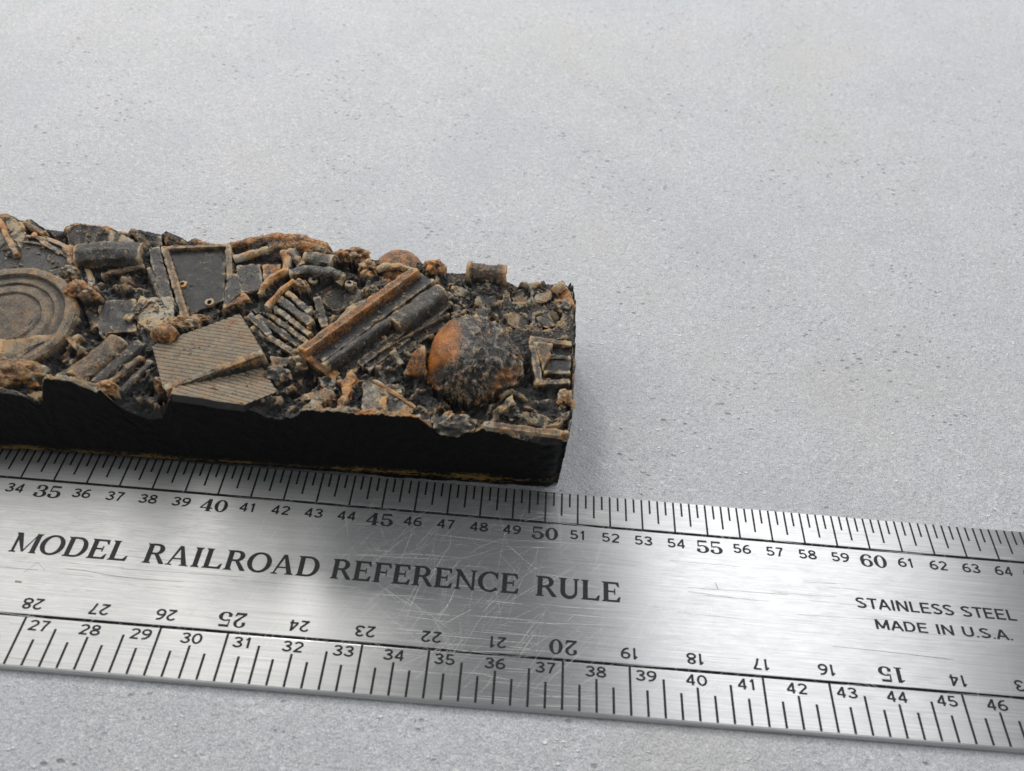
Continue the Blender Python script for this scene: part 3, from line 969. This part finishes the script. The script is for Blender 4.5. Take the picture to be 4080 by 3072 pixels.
    a = me.attributes.new('dry', 'FLOAT', 'POINT'); a.data.foreach_set('value', np.concatenate(dr).astype(np.float32))
    a = me.attributes.new('rust', 'FLOAT', 'POINT'); a.data.foreach_set('value', np.concatenate(ru).astype(np.float32))
    me.polygons.foreach_set('material_index', np.concatenate(mats))
    me.materials.append(M['bed']); me.materials.append(M['wall'])
    me.validate()
    link('debris_bed', me, None, cast)
def B(): return bmesh.new()
def bar(name, mat, a, b, w, h, up=(0, 0, 1), rnd=False, **kw):
    bm = B(); sweep(bm, at(*a), at(*b), (roundtop if rnd else rect)(w, h), up)
    return finish(bm, name, M[mat], cast, **kw)
def plate(name, mat, pts, depth, **kw):
    bm = B(); prism(bm, [at(*p) for p in pts], depth)
    return finish(bm, name, M[mat], cast, **kw)
def pipe(name, mat, pts, r, **kw):
    bm = B(); tube(bm, [at(*p) for p in pts], r)
    kw.setdefault('bevel', 0)
    return finish(bm, name, M[mat], cast, **kw)
def lump(name, mat, p, r, seed, squash=(1, 1, 1), rough=.35, **kw):
    bm = B(); blob(bm, at(*p), r, seed, squash, rough)
    rough *= .6
    kw.setdefault('bevel', 0); kw.setdefault('edge', .3); kw.setdefault('amp', .10); kw.setdefault('freq', 1.2)
    return finish(bm, name, M[mat], cast, **kw)

# --- ribbed siding panels
def siding(name, corners, depth, pitch, amp):
    c = [Vector(p) for p in corners]
    n = (c[1] - c[0]).cross(c[3] - c[0]).normalized()
    if n.z < 0: n = -n
    # the boards run nearly along the strip
    d = (at(969, 1610, 11.5) - at(683, 1568, 11.5)).normalized()
    u = (d - n * d.dot(n)).normalized(); v = n.cross(u)
    o = c[0]
    uu = [(p - o).dot(u) for p in c]; vv = [(p - o).dot(v) for p in c]
    du, dv = 0.30, pitch / 8
    nu, nv = int((max(uu) - min(uu)) / du) + 2, int((max(vv) - min(vv)) / dv) + 2
    bm = B()
    grid = []
    for j in range(nv):
        row = []
        for i in range(nu):
            a, b = min(uu) - .05 + i * du, min(vv) - .05 + j * dv
            f = (b / pitch) % 1.0
            hgt = amp * (f / 0.72 if f < 0.72 else (1 - f) / 0.28) - amp * .5
            row.append(bm.verts.new(o + u * a + v * b + n * hgt))
        grid.append(row)
    for j in range(nv - 1):
        for i in range(nu - 1):
            bm.faces.new((grid[j][i], grid[j][i + 1], grid[j + 1][i + 1], grid[j + 1][i]))
    mid = sum(c, Vector()) / len(c)
    for i in range(len(c)):
        a, b = c[i], c[(i + 1) % len(c)]
        pn = (b - a).cross(n).normalized()
        if (mid - a).dot(pn) > 0: pn = -pn
        bmesh.ops.bisect_plane(bm, geom=bm.verts[:] + bm.edges[:] + bm.faces[:], plane_co=a, plane_no=pn, clear_outer=True)
    for f in bm.faces:
        f.material_index = 0
    be = [e for e in bm.edges if e.is_boundary]
    ext = bmesh.ops.extrude_edge_only(bm, edges=be)
    for g in ext['geom']:
        if isinstance(g, bmesh.types.BMVert):
            g.co -= n * depth
        elif isinstance(g, bmesh.types.BMFace):
            g.material_index = 1
    bmesh.ops.recalc_face_normals(bm, faces=bm.faces)
    off = Vector((3, 8, 1))
    for w in bm.verts:
        w.co += n * 0.05 * mnoise.noise(w.co * 0.7 + off) + n * 0.018 * mnoise.noise(w.co * 4 + off)
    me = bpy.data.meshes.new(name)
    bm.to_mesh(me); bm.free()
    co = np.empty(len(me.vertices) * 3); me.vertices.foreach_get('co', co); co = co.reshape(-1, 3)
    f = (((co - np.array(o)) @ np.array(v)) / pitch) % 1.0
    dry = np.where((f < .12) | (f > .80), -0.95, 0.12 + 0.25 * f)
    dry = np.where(((co - np.array(o)) @ np.array(n)) < -0.4, -0.6, dry)
    a = me.attributes.new('dry', 'FLOAT', 'POINT'); a.data.foreach_set('value', dry.astype(np.float32))
    a = me.attributes.new('rust', 'FLOAT', 'POINT')
    me.materials.append(M['siding']); me.materials.append(M['dark'])
    return link(name, me, None, cast)

fl = at_y(683, 1569, yfront(-37.5) - .03); fr = at_y(971, 1611, yfront(-30) - .03)
siding('siding_panel', [fl, at(700, 1470, 12.35), at(1042, 1415, 11.75), at(1103, 1560, 10.95), fr], 0.9, 0.50, 0.11)
siding('siding_panel', [at(606, 1377, 12.6), at(955, 1250, 12.0), at(1047, 1402, 12.3), at(650, 1548, 13.0)], 0.8, 0.47, 0.11)
bar('edge_trim', 'tan', (652, 1545, 13.05), (1046, 1402, 12.35), 0.7, 0.55, amp=.04)

# --- ball
bc = Vector((-9.15, 13.0, 9.5))
def ball_rust(co):
    d = co - np.array(bc); d /= np.linalg.norm(d, axis=1)[:, None]
    k = d @ np.array((-0.78, 0.02, 0.62))
    k2 = d @ np.array((0.72, -0.65, 0.15))
    n = np.array([mnoise.noise(Vector(x) * 3.0) + .7 * mnoise.noise(Vector(x) * 8.0) for x in d])
    return np.clip((k + .16 * n - .76) * 4.5, 0, 1) + np.clip((k2 + .22 * n - .9) * 4, 0, .55) + np.clip((-d[:, 0] * .8 - d[:, 2] * .5 + .2 * n - .35) * 3, 0, .55)
def ball_wrinkle(p):
    d = (p - bc).normalized()
    k = d.dot(Vector((-0.78, 0.02, 0.62)))
    w = min(1, max(0.0, (0.80 - k) * 4))
    wp = mnoise.noise_vector(d * 2.3) * .45
    a1, a2 = d.dot(Vector((.55, .55, .63))), d.dot(Vector((-.70, .70, .1)))
    def ridge(v):
        return max(0.0, 1 - abs(mnoise.noise(v)) * 4.5) ** 1.5
    r1 = ridge(Vector((a1 * 6.5, a2 * 3.2, 3)) + wp * 3.2)
    r2 = ridge((d + wp * .5) * 4.6 + Vector((4, 4, 4)))
    return w * (0.34 * r1 + 0.22 * r2 - 0.12) + 0.62 * mnoise.noise(d * 1.6 + Vector((7, 1, 2))) + w * .16 * mnoise.noise(d * 3.4)
bm = B()
ax = Vector((0.30, -0.42, -0.86)).normalized()     # the open, torn side looks down and forward
prof = [(0.0, -5.0)] + [(5.0 * math.sin(a), -5.0 * math.cos(a)) for a in [math.pi * i / 40 for i in range(1, 27)]] + [(4.2, 3.2), (3.4, 3.6), (0, 3.7)]
lathe(bm, bc, ax, prof, 72)
finish(bm, 'ball', M['ball'], cast, bevel=0, edge=.21, amp=.05, freq=.4, rust=ball_rust, wrinkle=ball_wrinkle, smooth=60)
plate('torn_flap', 'rust', [(1700, 1480, 11.5), (1690, 1375, 12.2), (1650, 1395, 11.9), (1605, 1490, 10.2), (1640, 1500, 9.8)], 0.5, amp=.12)
pipe('drip', 'dark', [(2050, 1600, 10.8), (2010, 1620, 10.5), (1975, 1645, 10.2), (1962, 1690, 9.8)], [0.6, .5, .35, .25], amp=.16, freq=1.4)

# --- girder with two flanges
gu = Vector((-.15, .15, 1))
bar('girder_flange', 'rust', (1655, 1068, 12.4), (1200, 1392, 12.7), 1.15, 2.6, gu, amp=.09)
bar('girder_web', 'dark', (1700, 1100, 11.4), (1255, 1420, 11.6), 2.6, 1.6, gu, amp=.06)
bar('girder_flange', 'grey', (1752, 1135, 11.9), (1560, 1272, 12.0), 2.5, 2.0, gu, True, amp=.05)
bar('girder_flange', 'grey', (1590, 1235, 11.9), (1285, 1450, 12.0), 0.9, 2.0, gu, True, amp=.05)
bar('girder_end', 'rust', (1192, 1378, 12.4), (1345, 1500, 10.6), 1.3, 2.0, (0, 0, 1), amp=.12)
plate('curved_plate', 'grey', [(1590, 1150, 11.4), (1480, 1175, 11.4), (1380, 1225, 11.4), (1330, 1290, 11.4), (1395, 1285, 11.5), (1520, 1205, 11.5)], 1.2, amp=.07)
bar('strip', 'dark', (1800, 1165, 10.6), (1430, 1450, 10.6), 0.9, 1.2, amp=.06)
bar('strip', 'dark', (1800, 1200, 10.2), (1460, 1470, 10.2), 0.8, 1.2, amp=.06)
bar('strip', 'tan', (1790, 1245, 10.4), (1505, 1400, 10.6), 0.34, 1.0, amp=.05)
bar('strip', 'dark', (1770, 1285, 9.8), (1500, 1440, 10.0), 1.2, 1.0, amp=.06)
bar('strip', 'tan', (1565, 1395, 10.6), (1600, 1450, 10.2), 0.8, .8, rnd=True, amp=.1)
bar('strip', 'dark', (1520, 1330, 10.7), (1390, 1470, 10.3), 1.6, 1.2, amp=.1)

# --- drum with stepped rings at the left
def rings(r, steps, t):
    p = [(r, -t), (r, 0)]
    for a, d in steps: p.append((a, d))
    return p
bm = B()
lathe(bm, at(20, 1262, 12.1), (0.05, -0.10, 1), [(6.6, -3.5), (6.8, -.6), (6.6, -.1), (6.2, 0.12), (5.7, 0.10), (5.45, -.20), (5.25, -.22), (5.0, -.10), (4.6, -.12), (4.45, -.30), (4.3, -.30), (4.1, -.16), (3.4, -.16), (3.25, -.32), (3.1, -.32), (2.9, -.18), (1.5, -.12), (0, -.12)], 84)
finish(bm, 'drum', M['drum'], cast, bevel=0, edge=.4, amp=.08, freq=.5, smooth=30)
bm = B()
lathe(bm, at(-30, 1190, 11.0), (0.05, -0.05, 1), [(9.9, -3), (9.9, -.2), (9.7, 0), (9.3, 0), (9.2, -.3), (8.9, -.3), (8.8, -.05), (8.5, -.05), (8.4, -.3), (6.0, -.3)], 90)
finish(bm, 'drum_base', M['grey'], cast, bevel=0, edge=.45, amp=.07, freq=.5, smooth=30)
lump('resin_nub', 'rust', (325, 1160, 12.0), 1.35, 2, (1.3, .8, .8))
lump('resin_nub', 'tan', (275, 1090, 11.6), 0.9, 5, (1, 1, .8))
plate('apron', 'drum', [(-60, 1350, 11.9), (60, 1352, 11.95), (170, 1335, 11.8), (235, 1322, 11.6), (225, 1350, 11.5), (120, 1378, 11.6), (105, 1400, 11.5), (70, 1440, 11.2), (-60, 1450, 11.0)], .9, amp=.12)
lump('resin_nub', 'amber', (40, 1490, 10.8), 2.1, 9, (1.6, .8, .7), .25)
plate('scrap_sheet', 'dark', [(190, 1075, 11.2), (265, 1060, 11.4), (285, 1150, 11.3), (230, 1130, 11.2)], 1.4)

# --- tray with its rim
plate('tray', 'dark', [(668, 985, 10.9), (905, 978, 10.9), (893, 1195, 10.7), (725, 1268, 10.7)], 1.2, amp=.05)
bar('tray_rim', 'tan', (655, 985, 11.4), (738, 1268, 11.3), 0.8, 1.2, amp=.06)
bar('tray_rim', 'grey', (612, 985, 11.1), (668, 1200, 11.0), 1.3, 1.2, amp=.06)
bar('tray_rim', 'tan', (640, 986, 11.4), (905, 974, 11.5), 0.5, 1.0, amp=.06)
bar('tray_rim', 'tan', (908, 972, 11.6), (915, 1110, 11.4), 0.7, 1.2, amp=.06)
for px, py in ((837, 1208), (729, 1136), (735, 1238)):
    bm = B(); lathe(bm, at(px, py, 10.75), (0, 0, 1), [(.5, -.2), (.5, .22), (.42, .26), (.24, .24), (.22, .0), (0, 0)], 18)
    finish(bm, 'rivet_ring', M['tan'], cast, bevel=0, edge=.5, amp=.02)
plate('scrap_sheet', 'grey', [(905, 1090, 11.4), (950, 1090, 11.6), (965, 1160, 11.4), (885, 1230, 11.2)], 1.0)
plate('scrap_sheet', 'rust', [(968, 1165, 11.5), (1000, 1190, 11.3), (880, 1230, 11.3)], .6, amp=.12)
lump('mossy_nub', 'amber', (745, 1288, 11.9), 0.9, 14, (1.5, .8, .7), .5)
lump('mossy_nub', 'amber', (800, 1268, 11.8), 0.6, 15, (1.6, .7, .7), .5)
lump('bead', 'rust', (655, 1330, 12.9), 1.15, 3, (1.1, .85, .85), .12)

# --- upper left: rolled pipe and slabs along the back
pipe('rolled_pipe', 'grey', [(318, 1030, 11.0), (450, 1020, 11.1), (578, 1022, 11.0)], [1.65, 1.7, 1.6], amp=.10)
bar('strip', 'tan', (400, 1090, 11.0), (570, 1052, 11.2), 0.7, 1.2, rnd=True, amp=.1)
bar('post', 'rust', (262, 975, 11.6), (300, 1070, 10.8), 1.2, 2.5, rnd=True, amp=.15)
bar('post', 'grey', (592, 1060, 10.9), (655, 1210, 10.8), 1.0, 1.5, rnd=True, amp=.1)
plate('rock_slab', 'grey', [(275, 985, 11.0), (262, 912, 11.8), (300, 890, 12.3), (385, 900, 12.2), (470, 922, 11.7), (560, 975, 11.0)], 3, amp=.28, freq=.7)
plate('rock_slab', 'tan', [(515, 920, 11.7), (640, 938, 11.6), (650, 985, 11.0), (560, 985, 11.0)], 2.5, amp=.22, freq=.8)
plate('rock_slab', 'dark', [(655, 925, 11.8), (705, 940, 11.5), (748, 968, 10.9), (650, 980, 11.1)], 2.5, amp=.18, freq=.8)
plate('rock_slab', 'dark', [(-80, 852, 12.4), (25, 856, 12.5), (85, 885, 12.0), (120, 960, 11.4), (40, 1010, 11.2), (-80, 980, 11.4)], 3, amp=.3, freq=.7)
bar('strip', 'rust', (-5, 870, 12.6), (60, 1010, 11.9), 0.6, 1.2, amp=.12)
bar('strip', 'tan', (95, 880, 12.2), (175, 925, 11.6), 0.8, 1.4, rnd=True, amp=.15)
bar('strip', 'tan', (130, 930, 11.7), (240, 1010, 11.2), 0.6, 1.2, amp=.18)
plate('scrap_sheet', 'grey', [(395, 1200, 10.9), (540, 1190, 10.8), (545, 1320, 10.6), (390, 1330, 10.6)], 1.0, amp=.12)
bar('drum_side', 'dark', (330, 1165, 11.0), (385, 1300, 10.6), 1.4, 2.0, rnd=True, amp=.1)
plate('scrap_sheet', 'grey', [(560, 1180, 11.2), (690, 1190, 11.1), (700, 1290, 11.0), (600, 1320, 11.2), (530, 1270, 10.8)], 1.0, amp=.18)
bar('strip', 'dark', (570, 1190, 11.4), (500, 1275, 11.1), 0.8, .9, amp=.2)

# --- left front: bent bars
bar('bent_bar', 'tan', (470, 1335, 11.4), (285, 1490, 11.7), 2.6, 2.0, rnd=True, amp=.10)
bar('bent_bar', 'dark', (555, 1355, 11.0), (375, 1520, 11.3), 1.6, 2.0, rnd=True, amp=.10)
bar('bent_bar', 'tan', (560, 1415, 11.2), (430, 1520, 11.4), 0.8, 1.8, rnd=True, amp=.08)
bar('bent_bar', 'grey', (600, 1435, 10.8), (460, 1570, 10.8), 0.9, 1.8, rnd=True, amp=.08)
bar('ledge', 'tan', (175, 1506, 12.3), (395, 1538, 12.0), 0.8, 0.9, (0, 0, 1), amp=.06)
bar('bent_bar', 'grey', (420, 1385, 10.9), (230, 1500, 11.4), 1.4, 2.0, rnd=True, amp=.14)
lump('resin_nub', 'amber', (425, 1545, 11.9), 0.85, 31, (1.1, .8, .8), .3)
lump('resin_nub', 'amber', (635, 1535, 12.0), 0.75, 33, (.7, .7, 1.3), .3)
plate('scrap_sheet', 'tan', [(255, 1345, 11.3), (320, 1330, 11.5), (300, 1390, 11.0)], .8, amp=.12)

# --- centre back: arched flanges, pipes, panel
pipe('arched_flange', 'rust', [(905, 990, 10.9), (985, 968, 11.2), (1116, 950, 11.8), (1206, 958, 11.8), (1292, 985, 11.2), (1328, 1025, 10.3)], [.5, .6, .65, .65, .6, .5], amp=.14)
pipe('arched_flange', 'tan', [(935, 1035, 11.0), (1010, 1012, 11.2), (1110, 990, 11.4), (1200, 990, 11.4), (1300, 1012, 11.0)], .5, amp=.1)
plate('panel', 'dark', [(930, 1000, 10.6), (1250, 980, 10.6), (1310, 1080, 10.4), (950, 1060, 10.4)], 1.0, amp=.08)
plate('panel', 'grey', [(940, 1056, 11.3), (1035, 1050, 11.4), (1052, 1150, 11.4), (958, 1168, 11.3)], 1.6, amp=.06)
plate('panel', 'rust', [(1045, 1052, 11.3), (1120, 1050, 11.4), (1110, 1100, 11.4), (1050, 1130, 11.4)], 1.4, amp=.1)
pipe('bent_pipe', 'rust', [(1135, 1008, 12.0), (1142, 1040, 12.1), (1138, 1080, 12.1), (1085, 1108, 11.9), (1050, 1140, 11.6), (1035, 1175, 11.2)], [.6, .52, .42, .36, .36, .32], amp=.12)
pipe('bent_pipe', 'rust', [(1170, 1120, 11.8), (1115, 1165, 11.7), (1062, 1225, 11.5)], .33, amp=.10)
pipe('rod', 'grey', [(1160, 1005, 11.7), (1185, 1040, 11.7), (1200, 1062, 11.4)], .6, amp=.05)
pipe('rod', 'grey', [(1215, 1030, 11.5), (1265, 1035, 11.5), (1325, 1048, 11.3)], .85, amp=.06)
pipe('arm', 'grey', [(1150, 1095, 11.7), (1230, 1078, 11.6), (1310, 1090, 11.4), (1365, 1108, 11.0), (1350, 1130, 10.6)], [.6, .7, .7, .6, .5], amp=.1)
for px, py in ((1391, 1132), (1357, 1105), (1250, 1118)):
    bm = B(); lathe(bm, at(px, py, 10.9), (0.1, -.2, 1), [(.5, -1.2), (.5, .22), (.42, .26), (.22, .24), (.2, .0), (0, 0)], 18)
    finish(bm, 'rivet_ring', M['tan'], cast, bevel=0, edge=.5, amp=.02)
lump('resin_nub', 'tan', (1195, 1135, 11.8), 0.75, 41, (1.1, .8, .8), .3)
plate('scrap_sheet', 'dark', [(1250, 1110, 10.3), (1420, 1120, 10.3), (1450, 1200, 9.8), (1330, 1240, 9.6), (1250, 1170, 10.0)], 1.0, amp=.15)

# --- stepped louvre
lv = [((1140, 1160), (1235, 1240), 11.7, .75, 'grey'), ((1108, 1185), (1238, 1285), 11.4, .95, 'grey'), ((1085, 1215), (1235, 1330), 11.1, .7, 'grey'),
      ((1060, 1240), (1225, 1362), 10.8, .6, 'dark'), ((1020, 1255), (1215, 1385), 10.5, .8, 'dark'), ((1000, 1300), (1185, 1410), 10.2, .7, 'dark'), ((990, 1250), (1075, 1330), 10.6, .8, 'grey')]
for (a, b, z, w, mt) in lv:
    bar('louvre_slat', mt, a + (z,), b + (z - .3,), w, 1.5, amp=.05)
bar('strip', 'rust', (1236, 1215, 11.2), (1228, 1310, 10.8), .4, 1.0, amp=.08)
bar('strip', 'dark', (1260, 1180, 10.6), (1295, 1300, 10.4), .9, 1.0, amp=.1)

# --- back right: domed cap, pipe stub, corner
bm = B(); lathe(bm, at(1592, 1085, 8.9), (0.05, -.1, 1), [(2.9, -1.5)] + [(2.9 * math.cos(a) + (.05 if i % 2 else 0), 2.2 * math.sin(a)) for i, a in enumerate([math.pi / 2 * k / 9 for k in range(9)])] + [(0, 2.2)], 40)
finish(bm, 'domed_cap', M['rust'], cast, bevel=0, edge=.35, amp=.07, smooth=25)
pipe('collar', 'tan', [(1490, 1080, 10.0), (1530, 1065, 10.8), (1590, 1062, 11.0), (1650, 1085, 10.4)], .45, amp=.12)
a, b = at(1858, 1078, 10.3), at(2016, 1098, 10.0)
bm = B(); t = (b - a)
tube(bm, [a, a + t * .05, a + t * .10, a + t * .14, a + t * .74, a + t * .78, a + t * .97, b], [1.05, 1.22, 1.2, 1.0, 1.0, 1.2, 1.22, 1.1], 18)
finish(bm, 'pipe_stub', M['tan'], cast, bevel=0, edge=.3, amp=.10)
lump('resin_nub', 'rust', (1735, 1072, 10.2), 1.2, 51, (1.1, .8, .9), .4)
lump('resin_nub', 'rust', (1420, 1020, 11.0), 1.3, 52, (1.2, .7, .8), .5)
lump('resin_nub', 'rust', (1465, 1075, 10.6), 1.1, 53, (.9, .9, .8), .6)
lump('resin_nub', 'tan', (1475, 1160, 11.6), 0.8, 54, (1, .8, .8), .4)
plate('corner_fin', 'rust', [(2195, 1150, 10.0), (2241, 1116, 10.8), (2272, 1156, 10.4), (2292, 1215, 9.9), (2255, 1230, 9.6), (2225, 1180, 9.6)], 1.5, amp=.15)
lump('resin_nub', 'grey', (2245, 1225, 9.6), 0.8, 55, (1, 1, .8), .4)

# --- right: box frame
bar('box_frame', 'tan', (2108, 1345, 10.1), (2278, 1368, 10.0), 0.7, 1.6, amp=.06)
bar('box_frame', 'grey', (2118, 1350, 10.0), (2150, 1525, 10.0), 0.75, 1.6, amp=.06)
bar('box_frame', 'grey', (2130, 1522, 9.9), (2274, 1517, 9.8), 0.65, 1.6, amp=.06)
bar('box_frame', 'dark', (2165, 1480, 9.8), (2274, 1480, 9.8), 0.5, 1.2, amp=.04)
bar('box_frame', 'dark', (2185, 1418, 9.55), (2274, 1424, 9.5), 0.6, 1.2, amp=.04)
plate('gusset', 'tan', [(2130, 1358, 10.2), (2205, 1368, 10.1), (2190, 1430, 9.9), (2162, 1470, 10.0)], .9, amp=.1)
plate('box_floor', 'dark', [(2190, 1375, 9.3), (2276, 1375, 9.3), (2274, 1500, 9.2), (2170, 1500, 9.2)], .8, amp=.05)
bar('lip', 'tan', (1926, 1686, 10.95), (2248, 1726, 10.7), 0.75, 0.7, (0, 0, 1), amp=.07)
lump('resin_nub', 'amber', (2252, 1590, 9.7), 0.95, 61, (.8, 1.1, .7), .55)
lump('resin_nub', 'amber', (2252, 1738, 10.5), 0.5, 62, (.7, .7, 1.6), .3)
plate('scrap_sheet', 'dark', [(2080, 1640, 9.4), (2150, 1640, 9.5), (2215, 1690, 9.3), (2190, 1710, 9.1), (2110, 1690, 9.1)], .8, amp=.14)
lump('resin_nub', 'dark', (2040, 1655, 9.6), 1.0, 63, (1, .8, .7), .3)

plate('crust', 'grey', [(-60, 1528, 10.7), (90, 1530, 10.8), (165, 1560, 10.4), (158, 1604, 9.9), (100, 1580, 10.3), (-60, 1562, 10.5)], 1.4, amp=.26, freq=1.2)
# --- centre front: torn triangular sheet, roots
plate('scrap_sheet', 'grey', [(1440, 1520, 10.8), (1490, 1510, 11.1), (1655, 1618, 10.8), (1650, 1645, 10.6), (1440, 1640, 10.8)], .8, amp=.14)
bar('strip', 'rust', (1485, 1510, 11.2), (1658, 1622, 10.9), 0.45, .8, amp=.07)
bar('ledge', 'tan', (1215, 1625, 11.2), (1350, 1634, 11.3), 0.5, 1.2, amp=.12)
bar('ledge', 'tan', (1375, 1637, 11.3), (1500, 1645, 11.3), 0.5, 1.2, amp=.12)
bar('ledge', 'tan', (1560, 1648, 11.2), (1675, 1658, 11.2), 0.6, 1.2, amp=.08)
plate('torn_edge', 'rust', [(1375, 1500, 11.0), (1400, 1470, 11.2), (1425, 1510, 11.0), (1398, 1535, 11.1), (1405, 1560, 11.0), (1372, 1600, 11.2), (1360, 1640, 11.3), (1345, 1640, 11.3), (1352, 1590, 11.1), (1372, 1545, 11.0), (1340, 1515, 10.8)], .9, amp=.22, freq=1.5)
plate('torn_edge', 'tan', [(1190, 1585, 10.6), (1240, 1555, 10.8), (1300, 1545, 10.7), (1345, 1590, 11.0), (1300, 1590, 10.9), (1275, 1620, 11.1), (1225, 1625, 11.1), (1235, 1595, 10.9)], .8, amp=.28, freq=1.5)
plate('torn_edge', 'grey', [(1270, 1500, 10.6), (1320, 1495, 10.8), (1345, 1540, 10.8), (1290, 1555, 10.6)], .8, amp=.28, freq=1.5)
pipe('root', 'rust', [(1530, 1585, 11.2), (1525, 1620, 11.3), (1532, 1645, 11.2)], [.45, .3, .4], amp=.16, freq=1.5)
lump('resin_nub', 'tan', (1195, 1445, 11.0), 1.1, 71, (.9, .9, .8), .4)
plate('scrap_sheet', 'tan', [(1075, 1415, 10.4), (1165, 1420, 10.4), (1140, 1460, 10.2), (1085, 1465, 10.2)], .8, amp=.12)
lump('resin_nub', 'grey', (1105, 1500, 10.2), 1.3, 72, (1.1, .8, .8), .4)
lump('resin_nub', 'grey', (1800, 1690, 10.2), 1.6, 73, (1.3, .7, .6), .4)
lump('resin_nub', 'rust', (1790, 1665, 10.6), 0.7, 74, (.7, 1, .8), .4)
lump('resin_nub', 'grey', (1560, 1560, 10.2), 1.1, 75, (1.1, .8, .6), .4)
# --- back right: broken lumps and slabs
for px, py, z, w, h, a, mt in ((1840, 1165, 9.9, 80, 45, .3, 'dark'), (1945, 1185, 9.6, 90, 40, -.2, 'dark'), (2070, 1185, 9.2, 80, 50, .4, 'dark'), (2160, 1180, 9.5, 70, 50, -.3, 'grey'),
                            (1935, 1260, 9.7, 80, 45, .5, 'dark'), (2060, 1275, 9.4, 95, 50, .1, 'dark'), (2190, 1270, 9.5, 80, 55, -.2, 'dark'), (1830, 1235, 9.8, 45, 40, .6, 'dark')):
    pts = []
    for q in range(7):
        t = q / 7 * 2 * math.pi
        rr = random.uniform(.65, 1.0)
        ex, ey = math.cos(t) * w * .78 * rr, math.sin(t) * h * .72 * rr
        pts.append((px + ex * math.cos(a) - ey * math.sin(a), py + ex * math.sin(a) + ey * math.cos(a), z + random.uniform(-.6, .6)))
    plate('broken_chunk', 'bed', pts, 1.6, amp=.30, freq=1.2)

build_body()
